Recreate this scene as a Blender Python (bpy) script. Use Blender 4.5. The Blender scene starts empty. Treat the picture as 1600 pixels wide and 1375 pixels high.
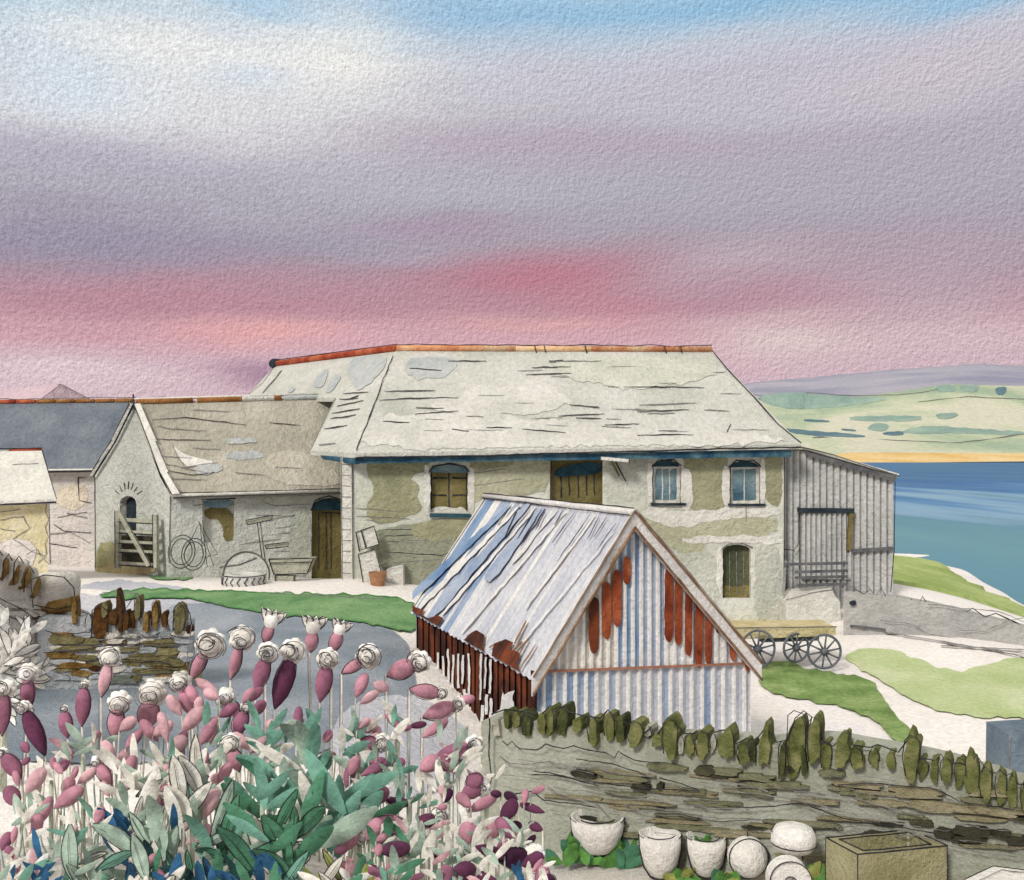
import bpy, bmesh, math, random
import numpy as np
from mathutils import Vector, Matrix, noise
from mathutils.geometry import delaunay_2d_cdt
R = math.radians
rnd = random.Random(7)
C = bpy.context.scene.collection
scene = bpy.context.scene

# ---------------------------------------------------------------- camera
F = 1600.0; H = 4.9; HY = 715.0
cam = bpy.data.cameras.new('camera'); camo = bpy.data.objects.new('camera', cam); C.objects.link(camo)
camo.location = (0, 0, H); camo.rotation_euler = (R(90), 0, 0)
cam.sensor_width = 36; cam.lens = 36 * F / 1600; cam.shift_y = (HY - 687.5) / 1600
cam.clip_start = 0.1; cam.clip_end = 30000
scene.camera = camo

# ---------------------------------------------------------------- world
W = bpy.data.worlds.new('World'); scene.world = W; W.use_nodes = True
nt = W.node_tree; N = nt.nodes; L = nt.links; N.clear()
def nd(t, **k):
    n = N.new(t)
    for a, b in k.items(): setattr(n, a, b)
    return n
def mth(op, a, b=None, c=None, clamp=False):
    n = nd('ShaderNodeMath', operation=op, use_clamp=clamp)
    for i, v in enumerate((a, b, c)):
        if v is None: continue
        if isinstance(v, (int, float)): n.inputs[i].default_value = v
        else: L.new(v, n.inputs[i])
    return n.outputs[0]
def lin(c):
    c = c / 255.0
    return c / 12.92 if c <= 0.04045 else ((c + 0.055) / 1.055) ** 2.4
def rgb(*c): return (lin(c[0]), lin(c[1]), lin(c[2]), 1)
tc = nd('ShaderNodeTexCoord'); sep = nd('ShaderNodeSeparateXYZ'); L.new(tc.outputs['Generated'], sep.inputs[0])
az0 = mth('ARCTAN2', sep.outputs[0], sep.outputs[1]); el0 = mth('ARCSINE', sep.outputs[2])
# soft drifting distortion of the cloud bands
cmb = nd('ShaderNodeCombineXYZ'); L.new(mth('MULTIPLY', az0, 2.2), cmb.inputs[0]); L.new(mth('MULTIPLY', el0, 14), cmb.inputs[1])
nz = nd('ShaderNodeTexNoise'); nz.inputs['Scale'].default_value = 1.3; nz.inputs['Detail'].default_value = 4; nz.inputs['Roughness'].default_value = .5
L.new(cmb.outputs[0], nz.inputs['Vector'])
nzs = nd('ShaderNodeSeparateColor'); L.new(nz.outputs['Color'], nzs.inputs[0])
el = mth('ADD', el0, mth('MULTIPLY', mth('SUBTRACT', nzs.outputs[0], .5), .065))
az = mth('ADD', az0, mth('MULTIPLY', mth('SUBTRACT', nzs.outputs[1], .5), .16))
ramp = nd('ShaderNodeValToRGB'); cr = ramp.color_ramp
L.new(mth('MULTIPLY', el, 1 / 1.0, clamp=True), ramp.inputs[0])
def elpx(py): return math.atan((HY - py) / F)
stops = [(715, (212, 190, 198)), (640, (210, 184, 192)), (585, (206, 176, 186)), (535, (210, 168, 177)), (485, (186, 146, 158)), (435, (172, 150, 162)), (385, (168, 160, 172)),
         (310, (174, 171, 182)), (240, (180, 174, 186)), (170, (192, 189, 198)), (110, (202, 203, 212)), (55, (188, 202, 216)), (0, (164, 198, 222))]
while len(cr.elements) < len(stops) + 2: cr.elements.new(.5)
for e, (py, c) in zip(cr.elements, stops): e.position = elpx(py); e.color = rgb(*c)
cr.elements[-2].position = .6; cr.elements[-2].color = rgb(226, 222, 216)
cr.elements[-1].position = 1.0; cr.elements[-1].color = rgb(252, 247, 236)
col = ramp.outputs[0]
def blob(px, py, rx, ry, c, s):
    global col
    a = math.atan((px - 800) / F); e = math.atan((HY - py) / F * math.cos(a))
    dx = mth('DIVIDE', mth('SUBTRACT', az, a), rx / F); dy = mth('DIVIDE', mth('SUBTRACT', el, e), ry / F)
    d = mth('ADD', mth('MULTIPLY', dx, dx), mth('MULTIPLY', dy, dy))
    f = mth('MULTIPLY', mth('POWER', 2.718, mth('MULTIPLY', d, -1.0)), s, clamp=True)
    m = nd('ShaderNodeMix', data_type='RGBA'); L.new(f, m.inputs[0]); L.new(col, m.inputs[6]); m.inputs[7].default_value = rgb(*c); col = m.outputs[2]
blob(40, 20, 170, 55, (140, 192, 222), .9)
blob(380, 0, 260, 22, (135, 190, 224), .8)
blob(700, 30, 220, 30, (165, 192, 218), .7)
blob(1150, 8, 500, 24, (140, 186, 218), .8)
blob(1500, 5, 160, 30, (140, 188, 220), .7)
blob(200, 75, 200, 45, (236, 234, 230), .9)
blob(530, 95, 120, 75, (240, 238, 232), .95)
blob(230, 170, 330, 75, (228, 228, 229), .9)
blob(90, 120, 130, 50, (208, 222, 234), .7)
blob(385, 115, 70, 22, (190, 212, 230), .8)
blob(480, 175, 190, 45, (216, 216, 219), .6)
blob(1150, 110, 420, 35, (190, 184, 198), .6)
blob(1450, 120, 220, 25, (205, 194, 204), .6)
blob(880, 235, 380, 26, (182, 166, 180), .6)
blob(180, 250, 360, 40, (172, 166, 184), .6)
blob(700, 295, 300, 30, (182, 180, 190), .6)
blob(150, 360, 330, 30, (157, 150, 169), .7)
blob(640, 355, 110, 14, (170, 146, 166), .6)
blob(1400, 455, 230, 60, (184, 164, 174), .85)
blob(1500, 540, 220, 40, (208, 188, 194), .7)
blob(1350, 290, 330, 50, (178, 170, 182), .5)
blob(640, 400, 90, 18, (172, 164, 178), .8)
blob(850, 430, 170, 42, (190, 122, 138), .8)
blob(980, 470, 110, 35, (198, 138, 150), .5)
blob(300, 455, 330, 32, (190, 136, 150), .6)
blob(1230, 470, 150, 30, (183, 138, 154), .7)
blob(1130, 410, 120, 28, (196, 176, 186), .6)
blob(1500, 400, 160, 50, (182, 162, 176), .6)
blob(390, 522, 110, 22, (232, 172, 168), .75)
blob(820, 510, 190, 16, (224, 174, 172), .6)
blob(1240, 535, 110, 32, (222, 204, 200), .8)
blob(1480, 515, 160, 45, (210, 184, 190), .6)
blob(110, 385, 280, 34, (152, 145, 165), .75)
blob(340, 70, 200, 50, (234, 234, 233), .7)
blob(60, 590, 180, 26, (226, 206, 210), .7)
blob(410, 590, 75, 16, (160, 128, 150), .8)
blob(150, 520, 160, 16, (200, 156, 168), .6)
# paper-like tooth shaded into the sky colour, as if lit from upper left: two looks at one noise a hair apart
def fine(off):
    m = nd('ShaderNodeMapping'); m.inputs['Location'].default_value = off; L.new(tc.outputs['Generated'], m.inputs[0])
    n = nd('ShaderNodeTexNoise'); n.inputs['Scale'].default_value = 250; n.inputs['Detail'].default_value = 5; n.inputs['Roughness'].default_value = .75
    L.new(m.outputs[0], n.inputs['Vector']); return n.outputs[0]
emb = mth('SUBTRACT', fine((0, 0, 0)), fine((.0008, 0, -.001)))
gm = mth('ADD', 1.0, mth('MULTIPLY', emb, 1.7))
vm = nd('ShaderNodeVectorMath', operation='SCALE'); L.new(col, vm.inputs[0]); L.new(gm, vm.inputs['Scale'])
bg = nd('ShaderNodeBackground'); L.new(vm.outputs[0], bg.inputs[0]); bg.inputs[1].default_value = 1.0
SUN_EL, SUN_AZ = 38, 212     # degrees; azimuth clockwise from +Y: behind the viewer, to the left
sky = nd('ShaderNodeTexSky', sky_type='NISHITA'); sky.sun_disc = False; sky.sun_elevation = R(SUN_EL); sky.sun_rotation = R(SUN_AZ)
bg2 = nd('ShaderNodeBackground'); L.new(sky.outputs[0], bg2.inputs[0])
# thin clear sky adds its own light above the cloud bank (overhead only)
L.new(mth('MULTIPLY', mth('MULTIPLY', mth('SUBTRACT', el0, .5), 2.0, clamp=True), 0.02), bg2.inputs[1])
ad = nd('ShaderNodeAddShader'); L.new(bg.outputs[0], ad.inputs[0]); L.new(bg2.outputs[0], ad.inputs[1])
wo = nd('ShaderNodeOutputWorld'); L.new(ad.outputs[0], wo.inputs[0])

# ---------------------------------------------------------------- sun, exposure
sl = bpy.data.lights.new('sun', 'SUN'); so = bpy.data.objects.new('sun', sl); C.objects.link(so)
sl.energy = 2.55; sl.angle = R(12); sl.color = (1, .955, .885)
sd = Vector((math.sin(R(SUN_AZ)) * math.cos(R(SUN_EL)), math.cos(R(SUN_AZ)) * math.cos(R(SUN_EL)), math.sin(R(SUN_EL))))
so.rotation_euler = sd.to_track_quat('Z', 'Y').to_euler(); so.location = (-10, -10, 30)
scene.view_settings.view_transform = 'Standard'; scene.view_settings.look = 'None'
scene.view_settings.exposure = 0.0; scene.view_settings.gamma = 1

# ---------------------------------------------------------------- materials
MATS = {}
def mat(key, a, b=None, c=None, wash=1.0, grain=6.0, bump=.75, amp=1.0, rough=.9, sq=(1, 1, 1), sharp=.18, fac=.5, metal=0):
    """wash of two or three pigments over a toothy ground; a,b,c are sRGB"""
    if key in MATS: return MATS[key]
    m = bpy.data.materials.new(key); m.use_nodes = True; t = m.node_tree; n = t.nodes; l = t.links
    bs = n['Principled BSDF']; bs.inputs['Roughness'].default_value = rough; bs.inputs['Specular IOR Level'].default_value = .15
    bs.inputs['Metallic'].default_value = metal
    b = b or tuple(min(255, v * 1.07 + 6) for v in a); c = c or tuple(v * .93 for v in a)
    co = n.new('ShaderNodeTexCoord'); mp = n.new('ShaderNodeMapping'); mp.inputs['Scale'].default_value = sq; l.new(co.outputs['Object'], mp.inputs[0])
    n1 = n.new('ShaderNodeTexNoise'); n1.inputs['Scale'].default_value = wash; n1.inputs['Detail'].default_value = 5; n1.inputs['Distortion'].default_value = .4
    l.new(mp.outputs[0], n1.inputs['Vector'])
    r = n.new('ShaderNodeValToRGB'); l.new(n1.outputs[0], r.inputs[0]); e = r.color_ramp.elements
    e[0].position = fac - sharp; e[0].color = rgb(*c); e[1].position = fac + sharp; e[1].color = rgb(*b)
    x = r.color_ramp.elements.new(fac); x.color = rgb(*a)
    n2 = n.new('ShaderNodeTexNoise'); n2.inputs['Scale'].default_value = grain; n2.inputs['Detail'].default_value = 4; n2.inputs['Roughness'].default_value = .72
    l.new(co.outputs['Object'], n2.inputs['Vector'])
    mr = n.new('ShaderNodeMapRange'); l.new(n2.outputs[0], mr.inputs[0]); mr.inputs[1].default_value = .25; mr.inputs[2].default_value = .75
    mr.inputs[3].default_value = 1 - .22 * amp; mr.inputs[4].default_value = 1 + .14 * amp
    vs = n.new('ShaderNodeVectorMath'); vs.operation = 'SCALE'; l.new(r.outputs[0], vs.inputs[0]); l.new(mr.outputs[0], vs.inputs['Scale'])
    l.new(vs.outputs[0], bs.inputs['Base Color'])
    bp = n.new('ShaderNodeBump'); bp.inputs['Strength'].default_value = bump; bp.inputs['Distance'].default_value = 1.3 / grain
    l.new(n2.outputs[0], bp.inputs['Height']); l.new(bp.outputs[0], bs.inputs['Normal'])
    MATS[key] = m; return m
# grain g: about eight picture pixels at the distance Y of the thing
def G(Y): return 190.0 / Y
INK = mat('ink', (52, 50, 54), (74, 72, 74), (34, 33, 38), wash=8, grain=30, bump=.1)
PENCIL = mat('pencil', (120, 118, 116), (146, 143, 140), (96, 94, 94), wash=8, grain=30, bump=.1)

# ---------------------------------------------------------------- mesh helpers
def P(px, py, Y): return Vector(((px - 800) / F * Y, Y, H + (HY - py) / F * Y))
def PX(v): return (800 + F * v.x / v.y, HY - F * (v.z - H) / v.y)
class MB:
    def __init__(s): s.v = []; s.f = []; s.m = []; s.mats = []; s.smooth = []
    def mi(s, m):
        if m not in s.mats: s.mats.append(m)
        return s.mats.index(m)
    def face(s, pts, m, sm=False):
        i = len(s.v); s.v += [Vector(p) for p in pts]; s.f.append(tuple(range(i, i + len(pts)))); s.m.append(s.mi(m)); s.smooth.append(sm)
    def mesh(s, vs, fs, m, sm=False):
        i = len(s.v); s.v += [Vector(p) for p in vs]; k = s.mi(m)
        for f in fs: s.f.append(tuple(i + q for q in f)); s.m.append(k); s.smooth.append(sm)
    def slab(s, pts, d, m, m2=None):
        """polygon pts thickened by vector d"""
        pts = [Vector(p) for p in pts]; n = len(pts); d = Vector(d)
        s.mesh(pts + [p + d for p in pts], [tuple(range(n)), tuple(range(2 * n - 1, n - 1, -1))] + [(i, i + n, (i + 1) % n + n, (i + 1) % n) for i in range(n)], m)
    def box(s, c, sz, m, M=None):
        c = Vector(c); h = Vector(sz) / 2
        vs = [Vector((x * h.x, y * h.y, z * h.z)) for x in (-1, 1) for y in (-1, 1) for z in (-1, 1)]
        if M is not None: vs = [M @ v for v in vs]
        s.mesh([v + c for v in vs], [(0, 1, 3, 2), (4, 6, 7, 5), (0, 4, 5, 1), (2, 3, 7, 6), (0, 2, 6, 4), (1, 5, 7, 3)], m)
    def tube(s, pts, r, m, n=6, cap=True):
        pts = [Vector(p) for p in pts]
        if len(pts) < 2: return
        rs = r if isinstance(r, (list, tuple)) else [r] * len(pts)
        vs = []; fs = []; up = None
        for i, p in enumerate(pts):
            d = (pts[min(i + 1, len(pts) - 1)] - pts[max(i - 1, 0)])
            if d.length < 1e-9: d = Vector((0, 0, 1))
            d.normalize()
            if up is None or abs(up.dot(d)) > .95: up = Vector((0, 0, 1)) if abs(d.z) < .9 else Vector((0, 1, 0))
            a = d.cross(up).normalized(); b = a.cross(d).normalized(); up = b
            vs += [p + (a * math.cos(2 * math.pi * k / n) + b * math.sin(2 * math.pi * k / n)) * rs[i] for k in range(n)]
        for i in range(len(pts) - 1):
            for k in range(n): fs.append((i * n + k, i * n + (k + 1) % n, (i + 1) * n + (k + 1) % n, (i + 1) * n + k))
        if cap: fs += [tuple(range(n - 1, -1, -1)), tuple((len(pts) - 1) * n + k for k in range(n))]
        s.mesh(vs, fs, m, True)
    def lump(s, c, sz, m, M=None, seed=0, n=8, rough=.14, sq=1.0):
        """a rounded uneven stone; sq<1 squarer"""
        c = Vector(c); vs = []; fs = []; ring = n // 2 + 2
        for i in range(ring + 1):
            th = math.pi * i / ring
            for k in range(n):
                ph = 2 * math.pi * k / n
                d = Vector((math.sin(th) * math.cos(ph), math.sin(th) * math.sin(ph), math.cos(th)))
                e = Vector([math.copysign(abs(q) ** sq, q) for q in d])
                e *= 1 + rough * noise.noise(d * 1.7 + Vector((seed * 3.1, seed * 1.7, 0))) * 1.6
                e = Vector((e.x * sz[0] / 2, e.y * sz[1] / 2, e.z * sz[2] / 2))
                vs.append(c + (M @ e if M is not None else e))
        for i in range(ring):
            for k in range(n): fs.append((i * n + k, (i + 1) * n + k, (i + 1) * n + (k + 1) % n, i * n + (k + 1) % n))
        s.mesh(vs, fs, m, True)
    def build(s, name, parent=None, loc=None, **tags):
        if not s.v: return None
        if parent is not None: o0 = parent_loc(parent)
        elif loc is not None: o0 = Vector(loc)
        else:
            n = len(s.v); o0 = Vector((sum(v.x for v in s.v) / n, sum(v.y for v in s.v) / n, min(v.z for v in s.v)))
        me = bpy.data.meshes.new(name); me.from_pydata([tuple(v - o0) for v in s.v], [], s.f)
        for m in s.mats: me.materials.append(m)
        me.polygons.foreach_set('material_index', s.m); me.polygons.foreach_set('use_smooth', s.smooth); me.update()
        bm = bmesh.new(); bm.from_mesh(me); bmesh.ops.remove_doubles(bm, verts=bm.verts, dist=1e-5); bm.to_mesh(me); bm.free()
        o = bpy.data.objects.new(name, me); C.objects.link(o)
        if parent is not None: o.parent = parent
        else: o.location = o0
        LOC[o.name] = o0.copy()
        for k, v in tags.items(): o[k] = v
        return o
LOC = {}
def parent_loc(o): return LOC[o.name]
def thing(name, label, cat, loc, group=None):
    o = bpy.data.objects.new(name, None); C.objects.link(o); o.location = loc; o.empty_display_size = .2
    LOC[o.name] = Vector(loc); o['label'] = label; o['category'] = cat
    if group: o['group'] = group
    return o

# ---------------------------------------------------------------- terrain heights
ctl = []
def cp(px, py, Y): ctl.append(((px - 800) / F * Y, Y, (py - HY) / F * Y))
for a in [(560, 905, 30), (640, 912, 30), (900, 945, 30), (1225, 975, 30), (148, 893, 34.9), (265, 903, 31), (545, 906, 32.9), (0, 905, 28.8), (-200, 905, 28),
          (60, 1062, 18), (300, 1062, 18), (180, 975, 24), (450, 960, 25), (450, 1090, 17), (620, 1010, 22), (250, 1215, 13), (600, 1260, 12.5), (-200, 1150, 14),
          (1330, 990, 27.8), (1600, 1006, 26.5), (1240, 1046, 23.8), (1430, 1140, 18.8), (1600, 1180, 17.5), (1400, 922, 31.5), (1600, 965, 32),(1450, 900, 50)]: cp(*a)
for a in [(0, 11.5, 5.3), (.4, 16, 5.3), (4, 17.4, 5.3), (-2, 22.7, 4.25), (3, 12, 5.4), (8, 12, 5.3), (0, 5, 5.6), (6, 4, 5.6), (-6, 5, 5.2), (14, 12, 5.2), (-2.5, 11, 4.6),
          (31, 82, 8), (34.5, 84, 8), (32.2, 73, 8), (29.2, 61, 8), (27.8, 55.6, 8), (26, 46, 8), (24.5, 38, 8), (24, 30, 8), (24, 20, 8), (24, 10, 8), (40, 84, 9.5), (38, 73, 9.5), (35, 61, 9.5), (33, 50, 9.5), (31, 38, 9.6), (31, 20, 9.6), (34, 95, 9.6),
          (10, 60, 5.2), (10, 82, 6.4), (-20, 60, 4.6), (-20, 84, 6), (-60, 60, 4), (-60, 30, 3.5), (-60, 5, 3.5), (0, 105, 9.6), (-50, 108, 9.6), (60, 60, 10.5), (60, 10, 10.5), (-60, -20, 3.5), (0, -20, 4.5), (30, -20, 8.6), (60, 100, 10.5)]: ctl.append(a)
K = np.array(ctl); n_ = len(K)
def _phi(r2): return np.where(r2 > 1e-9, .5 * r2 * np.log(np.maximum(r2, 1e-9)), 0)
S_ = 30.0
A_ = np.zeros((n_ + 3, n_ + 3)); QC = K[:, :2] / S_
A_[:n_, :n_] = _phi(((QC[:, None] - QC[None]) ** 2).sum(-1)) + np.eye(n_) * 2e-4
A_[:n_, n_] = 1; A_[:n_, n_ + 1:] = QC; A_[n_, :n_] = 1; A_[n_ + 1:, :n_] = QC.T
WB = np.linalg.solve(A_, np.concatenate([K[:, 2], np.zeros(3)]))
def drop(X, Y):
    p = np.stack([np.atleast_1d(X), np.atleast_1d(Y)], -1).astype(float) / S_
    return _phi(((p[:, None] - QC[None]) ** 2).sum(-1)) @ WB[:n_] + WB[n_] + p @ WB[n_ + 1:]
def ground_z(x, y): return H - float(drop(x, y)[0])
YS = np.concatenate([np.arange(11.9, 40, .05), np.arange(40, 110, .1)])
def hit(px, py, off=0):
    d = drop((px - 800) / F * YS, YS); ray = (py - HY) / F * YS
    i = np.nonzero(ray >= d - off)[0]
    if len(i) == 0: Y = YS[-1]
    elif i[0] == 0: Y = YS[0]
    else:
        j = i[0]; a = ray[j - 1] - d[j - 1]; b = ray[j] - d[j]; t = a / (a - b) if a != b else 0
        Y = YS[j - 1] + (YS[j] - YS[j - 1]) * min(1, max(0, t))
    return P(px, py, Y)
def gproj(px, py, off=0):
    v = hit(px, py); return v + Vector((0, 0, off))
# planes: proj(px, py, off) -> point on the plane seen at that place, off metres out of it
def plane(a, b, c):
    a, b, c = Vector(a), Vector(b), Vector(c); n = (b - a).cross(c - a).normalized(); o = Vector((0, 0, H))
    if n.dot(a - o) > 0: n = -n
    def pr(px, py, off=0):
        d = P(px, py, 1) - o; t = n.dot(a + n * off - o) / n.dot(d); return o + d * t
    pr.n = n; return pr
def dens(poly, step, closed=True, wob=0):
    out = []; n = len(poly); rng = range(n if closed else n - 1)
    for i in rng:
        a = poly[i]; b = poly[(i + 1) % n]; d = math.hypot(b[0] - a[0], b[1] - a[1]); k = max(1, int(d / step))
        for j in range(k): out.append((a[0] + (b[0] - a[0]) * j / k, a[1] + (b[1] - a[1]) * j / k))
    if not closed: out.append(poly[-1])
    if wob: out = [(x + wob * noise.noise(Vector((x * .07, y * .07, 3))), y + wob * noise.noise(Vector((x * .07, y * .07, 9)))) for x, y in out]
    return out
def smoothp(poly, closed=True, it=2):
    for _ in range(it):
        o = []; n = len(poly)
        for i in range(n if closed else n - 1):
            a = poly[i]; b = poly[(i + 1) % n]; o += [(a[0] * .75 + b[0] * .25, a[1] * .75 + b[1] * .25), (a[0] * .25 + b[0] * .75, a[1] * .25 + b[1] * .75)]
        if not closed: o = [poly[0]] + o + [poly[-1]]
        poly = o
    return poly
def inside(p, poly):
    x, y = p; c = False; n = len(poly)
    for i in range(n):
        x1, y1 = poly[i]; x2, y2 = poly[i - 1]
        if (y1 > y) != (y2 > y) and x < (x2 - x1) * (y - y1) / (y2 - y1) + x1: c = not c
    return c
def tri(outer, holes=(), grid=None):
    vs = []; es = []
    for poly in [outer] + list(holes):
        i = len(vs); vs += [Vector(p) for p in poly]; es += [(i + k, i + (k + 1) % len(poly)) for k in range(len(poly))]
    if grid:
        x0 = min(p[0] for p in outer); x1 = max(p[0] for p in outer); y0 = min(p[1] for p in outer); y1 = max(p[1] for p in outer)
        x = x0
        while x < x1:
            y = y0
            while y < y1:
                if inside((x, y), outer): vs.append(Vector((x, y)))
                y += grid[1]
            x += grid[0]
    v2, e2, f2, *_ = delaunay_2d_cdt(vs, es, [], 0, 1e-4)
    keep = []
    for f in f2:
        c = (sum(v2[i][0] for i in f) / len(f), sum(v2[i][1] for i in f) / len(f))
        if inside(c, outer) and not any(inside(c, h) for h in holes): keep.append(tuple(f))
    return [tuple(v) for v in v2], keep
DC = 0
def decal(mb, pr, poly, m, off=.012, sm=1, wob=3, grid=None, rim=None):
    global DC
    DC += 1; off += (DC % 14) * .0011
    if sm: poly = smoothp(poly, it=sm)
    poly = dens(poly, 6, wob=wob)
    v, f = tri(poly, grid=grid); mb.mesh([pr(x, y, off) for x, y in v], f, m)
    if rim: stroke(mb, pr, poly + [poly[0]], 2.2, rim, off + .004, wob=0)
def stroke(mb, pr, pts, w, m, off=.02, wob=1.2, taper=False, step=7):
    if wob: pts = dens(pts, step, False, wob)
    n = len(pts)
    for i in range(n - 1):
        if abs(pts[i][0] - pts[i + 1][0]) + abs(pts[i][1] - pts[i + 1][1]) < 1e-6: return
    L_, R_ = [], []
    for i, (x, y) in enumerate(pts):
        a = pts[max(0, i - 1)]; b = pts[min(n - 1, i + 1)]; dx, dy = b[0] - a[0], b[1] - a[1]; d = math.hypot(dx, dy) or 1
        h = w / 2 * (.75 + .5 * abs(noise.noise(Vector((x * .07, y * .07, 5)))) * 2)
        if taper: h *= .35 + .65 * math.sin(math.pi * (i + .5) / n)
        L_.append(pr(x - dy / d * h, y + dx / d * h, off)); R_.append(pr(x + dy / d * h, y - dx / d * h, off))
    mb.mesh(L_ + R_, [(i, i + 1, n + i + 1, n + i) for i in range(n - 1)], m)
def ink3(mb, pts, px=2.0, m=None, wob=.6, close=False):
    """drawn edge: a thin dark bead along real 3-D points, width in picture pixels"""
    m = m or INK; pts = [Vector(p) for p in pts]
    if close: pts.append(pts[0])
    out = []; rs = []
    for i in range(len(pts) - 1):
        a, b = pts[i], pts[i + 1]; Ym = max(.5, (a.y + b.y) / 2); k = max(1, int((b - a).length / (14 * Ym / F)))
        for j in range(k): out.append(a.lerp(b, j / k))
    out.append(pts[-1]); o2 = []
    for p in out:
        u = p.y / F
        nv = Vector((noise.noise(p / u * .03), noise.noise(p / u * .03 + Vector((9, 0, 0))), noise.noise(p / u * .03 + Vector((0, 9, 0))))) * u * wob
        o2.append(p + nv); rs.append(px * .5 * u * (.7 + .8 * abs(noise.noise(p / u * .02 + Vector((4, 4, 4))))))
    mb.tube(o2, rs, m, n=4)
def prism(mb, pr, poly, m, o0, o1):
    """solid from px polygon, between offsets o0 and o1 of plane"""
    v, f = tri(poly); n = len(poly)
    mb.mesh([pr(x, y, o1) for x, y in v], f, m)
    a = [pr(x, y, o1) for x, y in poly]; b = [v_ + pr.n * (o0 - o1) for v_ in a]
    mb.mesh(a + b, [(i, (i + 1) % n, (i + 1) % n + n, i + n) for i in range(n)], m)
def chip(mb, pr, px, py, w, h, m, o0, o1, seed=0, tilt=0, n=14, jag=.16, point=0):
    pl = []
    for k in range(n):
        a_ = 2 * math.pi * k / n; c, s_ = math.cos(a_), math.sin(a_); e = 1 + jag * 2 * noise.noise(Vector((c * 1.6 + seed * 2.3, s_ * 1.6, seed * .7)))
        x = math.copysign(abs(c) ** .75, c) * w / 2 * e; y = -math.copysign(abs(s_) ** (.75 if s_ < 0 else .75 + point), s_) * h / 2 * e
        pl.append((px + x * math.cos(tilt) - y * math.sin(tilt), py + x * math.sin(tilt) + y * math.cos(tilt)))
    prism(mb, pr, pl, m, o0, o1)
def bar(mb, pr, p1, p2, w, m, o0, o1):
    dx, dy = p2[0] - p1[0], p2[1] - p1[1]; d = math.hypot(dx, dy); nx, ny = -dy / d * w / 2, dx / d * w / 2
    prism(mb, pr, [(p1[0] + nx, p1[1] + ny), (p2[0] + nx, p2[1] + ny), (p2[0] - nx, p2[1] - ny), (p1[0] - nx, p1[1] - ny)], m, o0, o1)
def wall(mb, pr, outer, holes, m, depth=.25, mrev=None):
    v, f = tri(outer, holes); mb.mesh([pr(x, y, 0) for x, y in v], f, m)
    for h in holes:
        n = len(h); a = [pr(x, y, 0) for x, y in h]; b = [v_ - pr.n * depth for v_ in a]
        mb.mesh(a + b, [(i, (i + 1) % n, (i + 1) % n + n, i + n) for i in range(n)], mrev or m)
def arch(x0, x1, y0, y1, rise, n=10):
    """opening with arched head; y0 top of arch, y1 bottom"""
    p = [(x0, y1), (x1, y1)]
    for i in range(n + 1):
        t = math.pi * i / n; p.append(((x0 + x1) / 2 + (x1 - x0) / 2 * math.cos(t), y0 + rise - rise * math.sin(t)))
    return p

# ================================================================= SETTING
mg = mat('pale_ground', (236, 229, 223), (241, 236, 231), (222, 218, 220), wash=.25, grain=G(20), bump=.5)
def axis(*segs):
    out = []
    for a, b, s in segs:
        x = a
        while x < b - 1e-6: out.append(x); x += s
    out.append(segs[-1][1]); return out
xs = axis((-140, -40, 10), (-40, -16, 2), (-16, 18, .5), (18, 44, 1), (44, 110, 8)); ys = axis((-60, 4, 8), (4, 36, .5), (36, 110, 1.5), (110, 150, 8))
XX, YY = np.meshgrid(xs, ys); D = drop(XX.ravel(), YY.ravel()); D = np.clip(D, 1, 12)
nx = len(xs); vs = [(float(a), float(b), H - float(d) + .03 * noise.noise(Vector((a * .6, b * .6, 0)))) for a, b, d in zip(XX.ravel(), YY.ravel(), D)]
fs = [(j * nx + i, j * nx + i + 1, (j + 1) * nx + i + 1, (j + 1) * nx + i) for j in range(len(ys) - 1) for i in range(nx - 1)]
mb = MB(); mb.mesh(vs, fs, mg, True); mb.build('ground', loc=(0, 0, 0), kind='structure')

# water
m = mat('sea', (64, 116, 158), (96, 140, 160), (30, 84, 142), wash=.03, grain=.8, bump=.25, rough=.5, sq=(1, .22, 1), sharp=.14)
ml = m.node_tree; bsd = ml.nodes['Principled BSDF']
# depth of colour: shallow green near the land, deep blue far out (by place, not by view)
gy = ml.nodes.new('ShaderNodeSeparateXYZ'); cw = [x for x in ml.nodes if x.type == 'TEX_COORD'][0]; ml.links.new(cw.outputs['Object'], gy.inputs[0])
mrr = ml.nodes.new('ShaderNodeMapRange'); ml.links.new(gy.outputs[1], mrr.inputs[0]); mrr.inputs[1].default_value = 60; mrr.inputs[2].default_value = 420
rr = ml.nodes.new('ShaderNodeValToRGB'); nzz = ml.nodes.new('ShaderNodeTexNoise'); nzz.inputs['Scale'].default_value = .035; nzz.inputs['Detail'].default_value = 4
mpp = ml.nodes.new('ShaderNodeMapping'); mpp.inputs['Scale'].default_value = (1.3, .16, 1); ml.links.new(cw.outputs['Object'], mpp.inputs[0]); ml.links.new(mpp.outputs[0], nzz.inputs['Vector'])
am = ml.nodes.new('ShaderNodeMath'); am.operation = 'MULTIPLY_ADD'; ml.links.new(nzz.outputs[0], am.inputs[0]); am.inputs[1].default_value = 1.7; ml.links.new(mrr.outputs[0], am.inputs[2])
sb = ml.nodes.new('ShaderNodeMath'); sb.operation = 'SUBTRACT'; ml.links.new(am.outputs[0], sb.inputs[0]); sb.inputs[1].default_value = .8; ml.links.new(sb.outputs[0], rr.inputs[0])
ee = rr.color_ramp.elements; ee[0].position = 0; ee[0].color = rgb(98, 146, 150); ee[1].position = 1; ee[1].color = rgb(50, 100, 136)
for p_, c_ in ((.2, (92, 140, 150)), (.34, (138, 170, 190)), (.48, (84, 132, 172)), (.68, (42, 96, 150))):
    x_ = ee.new(p_); x_.color = rgb(*c_)
mixc = ml.nodes.new('ShaderNodeMix'); mixc.data_type = 'RGBA'; mixc.inputs[0].default_value = .75
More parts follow.
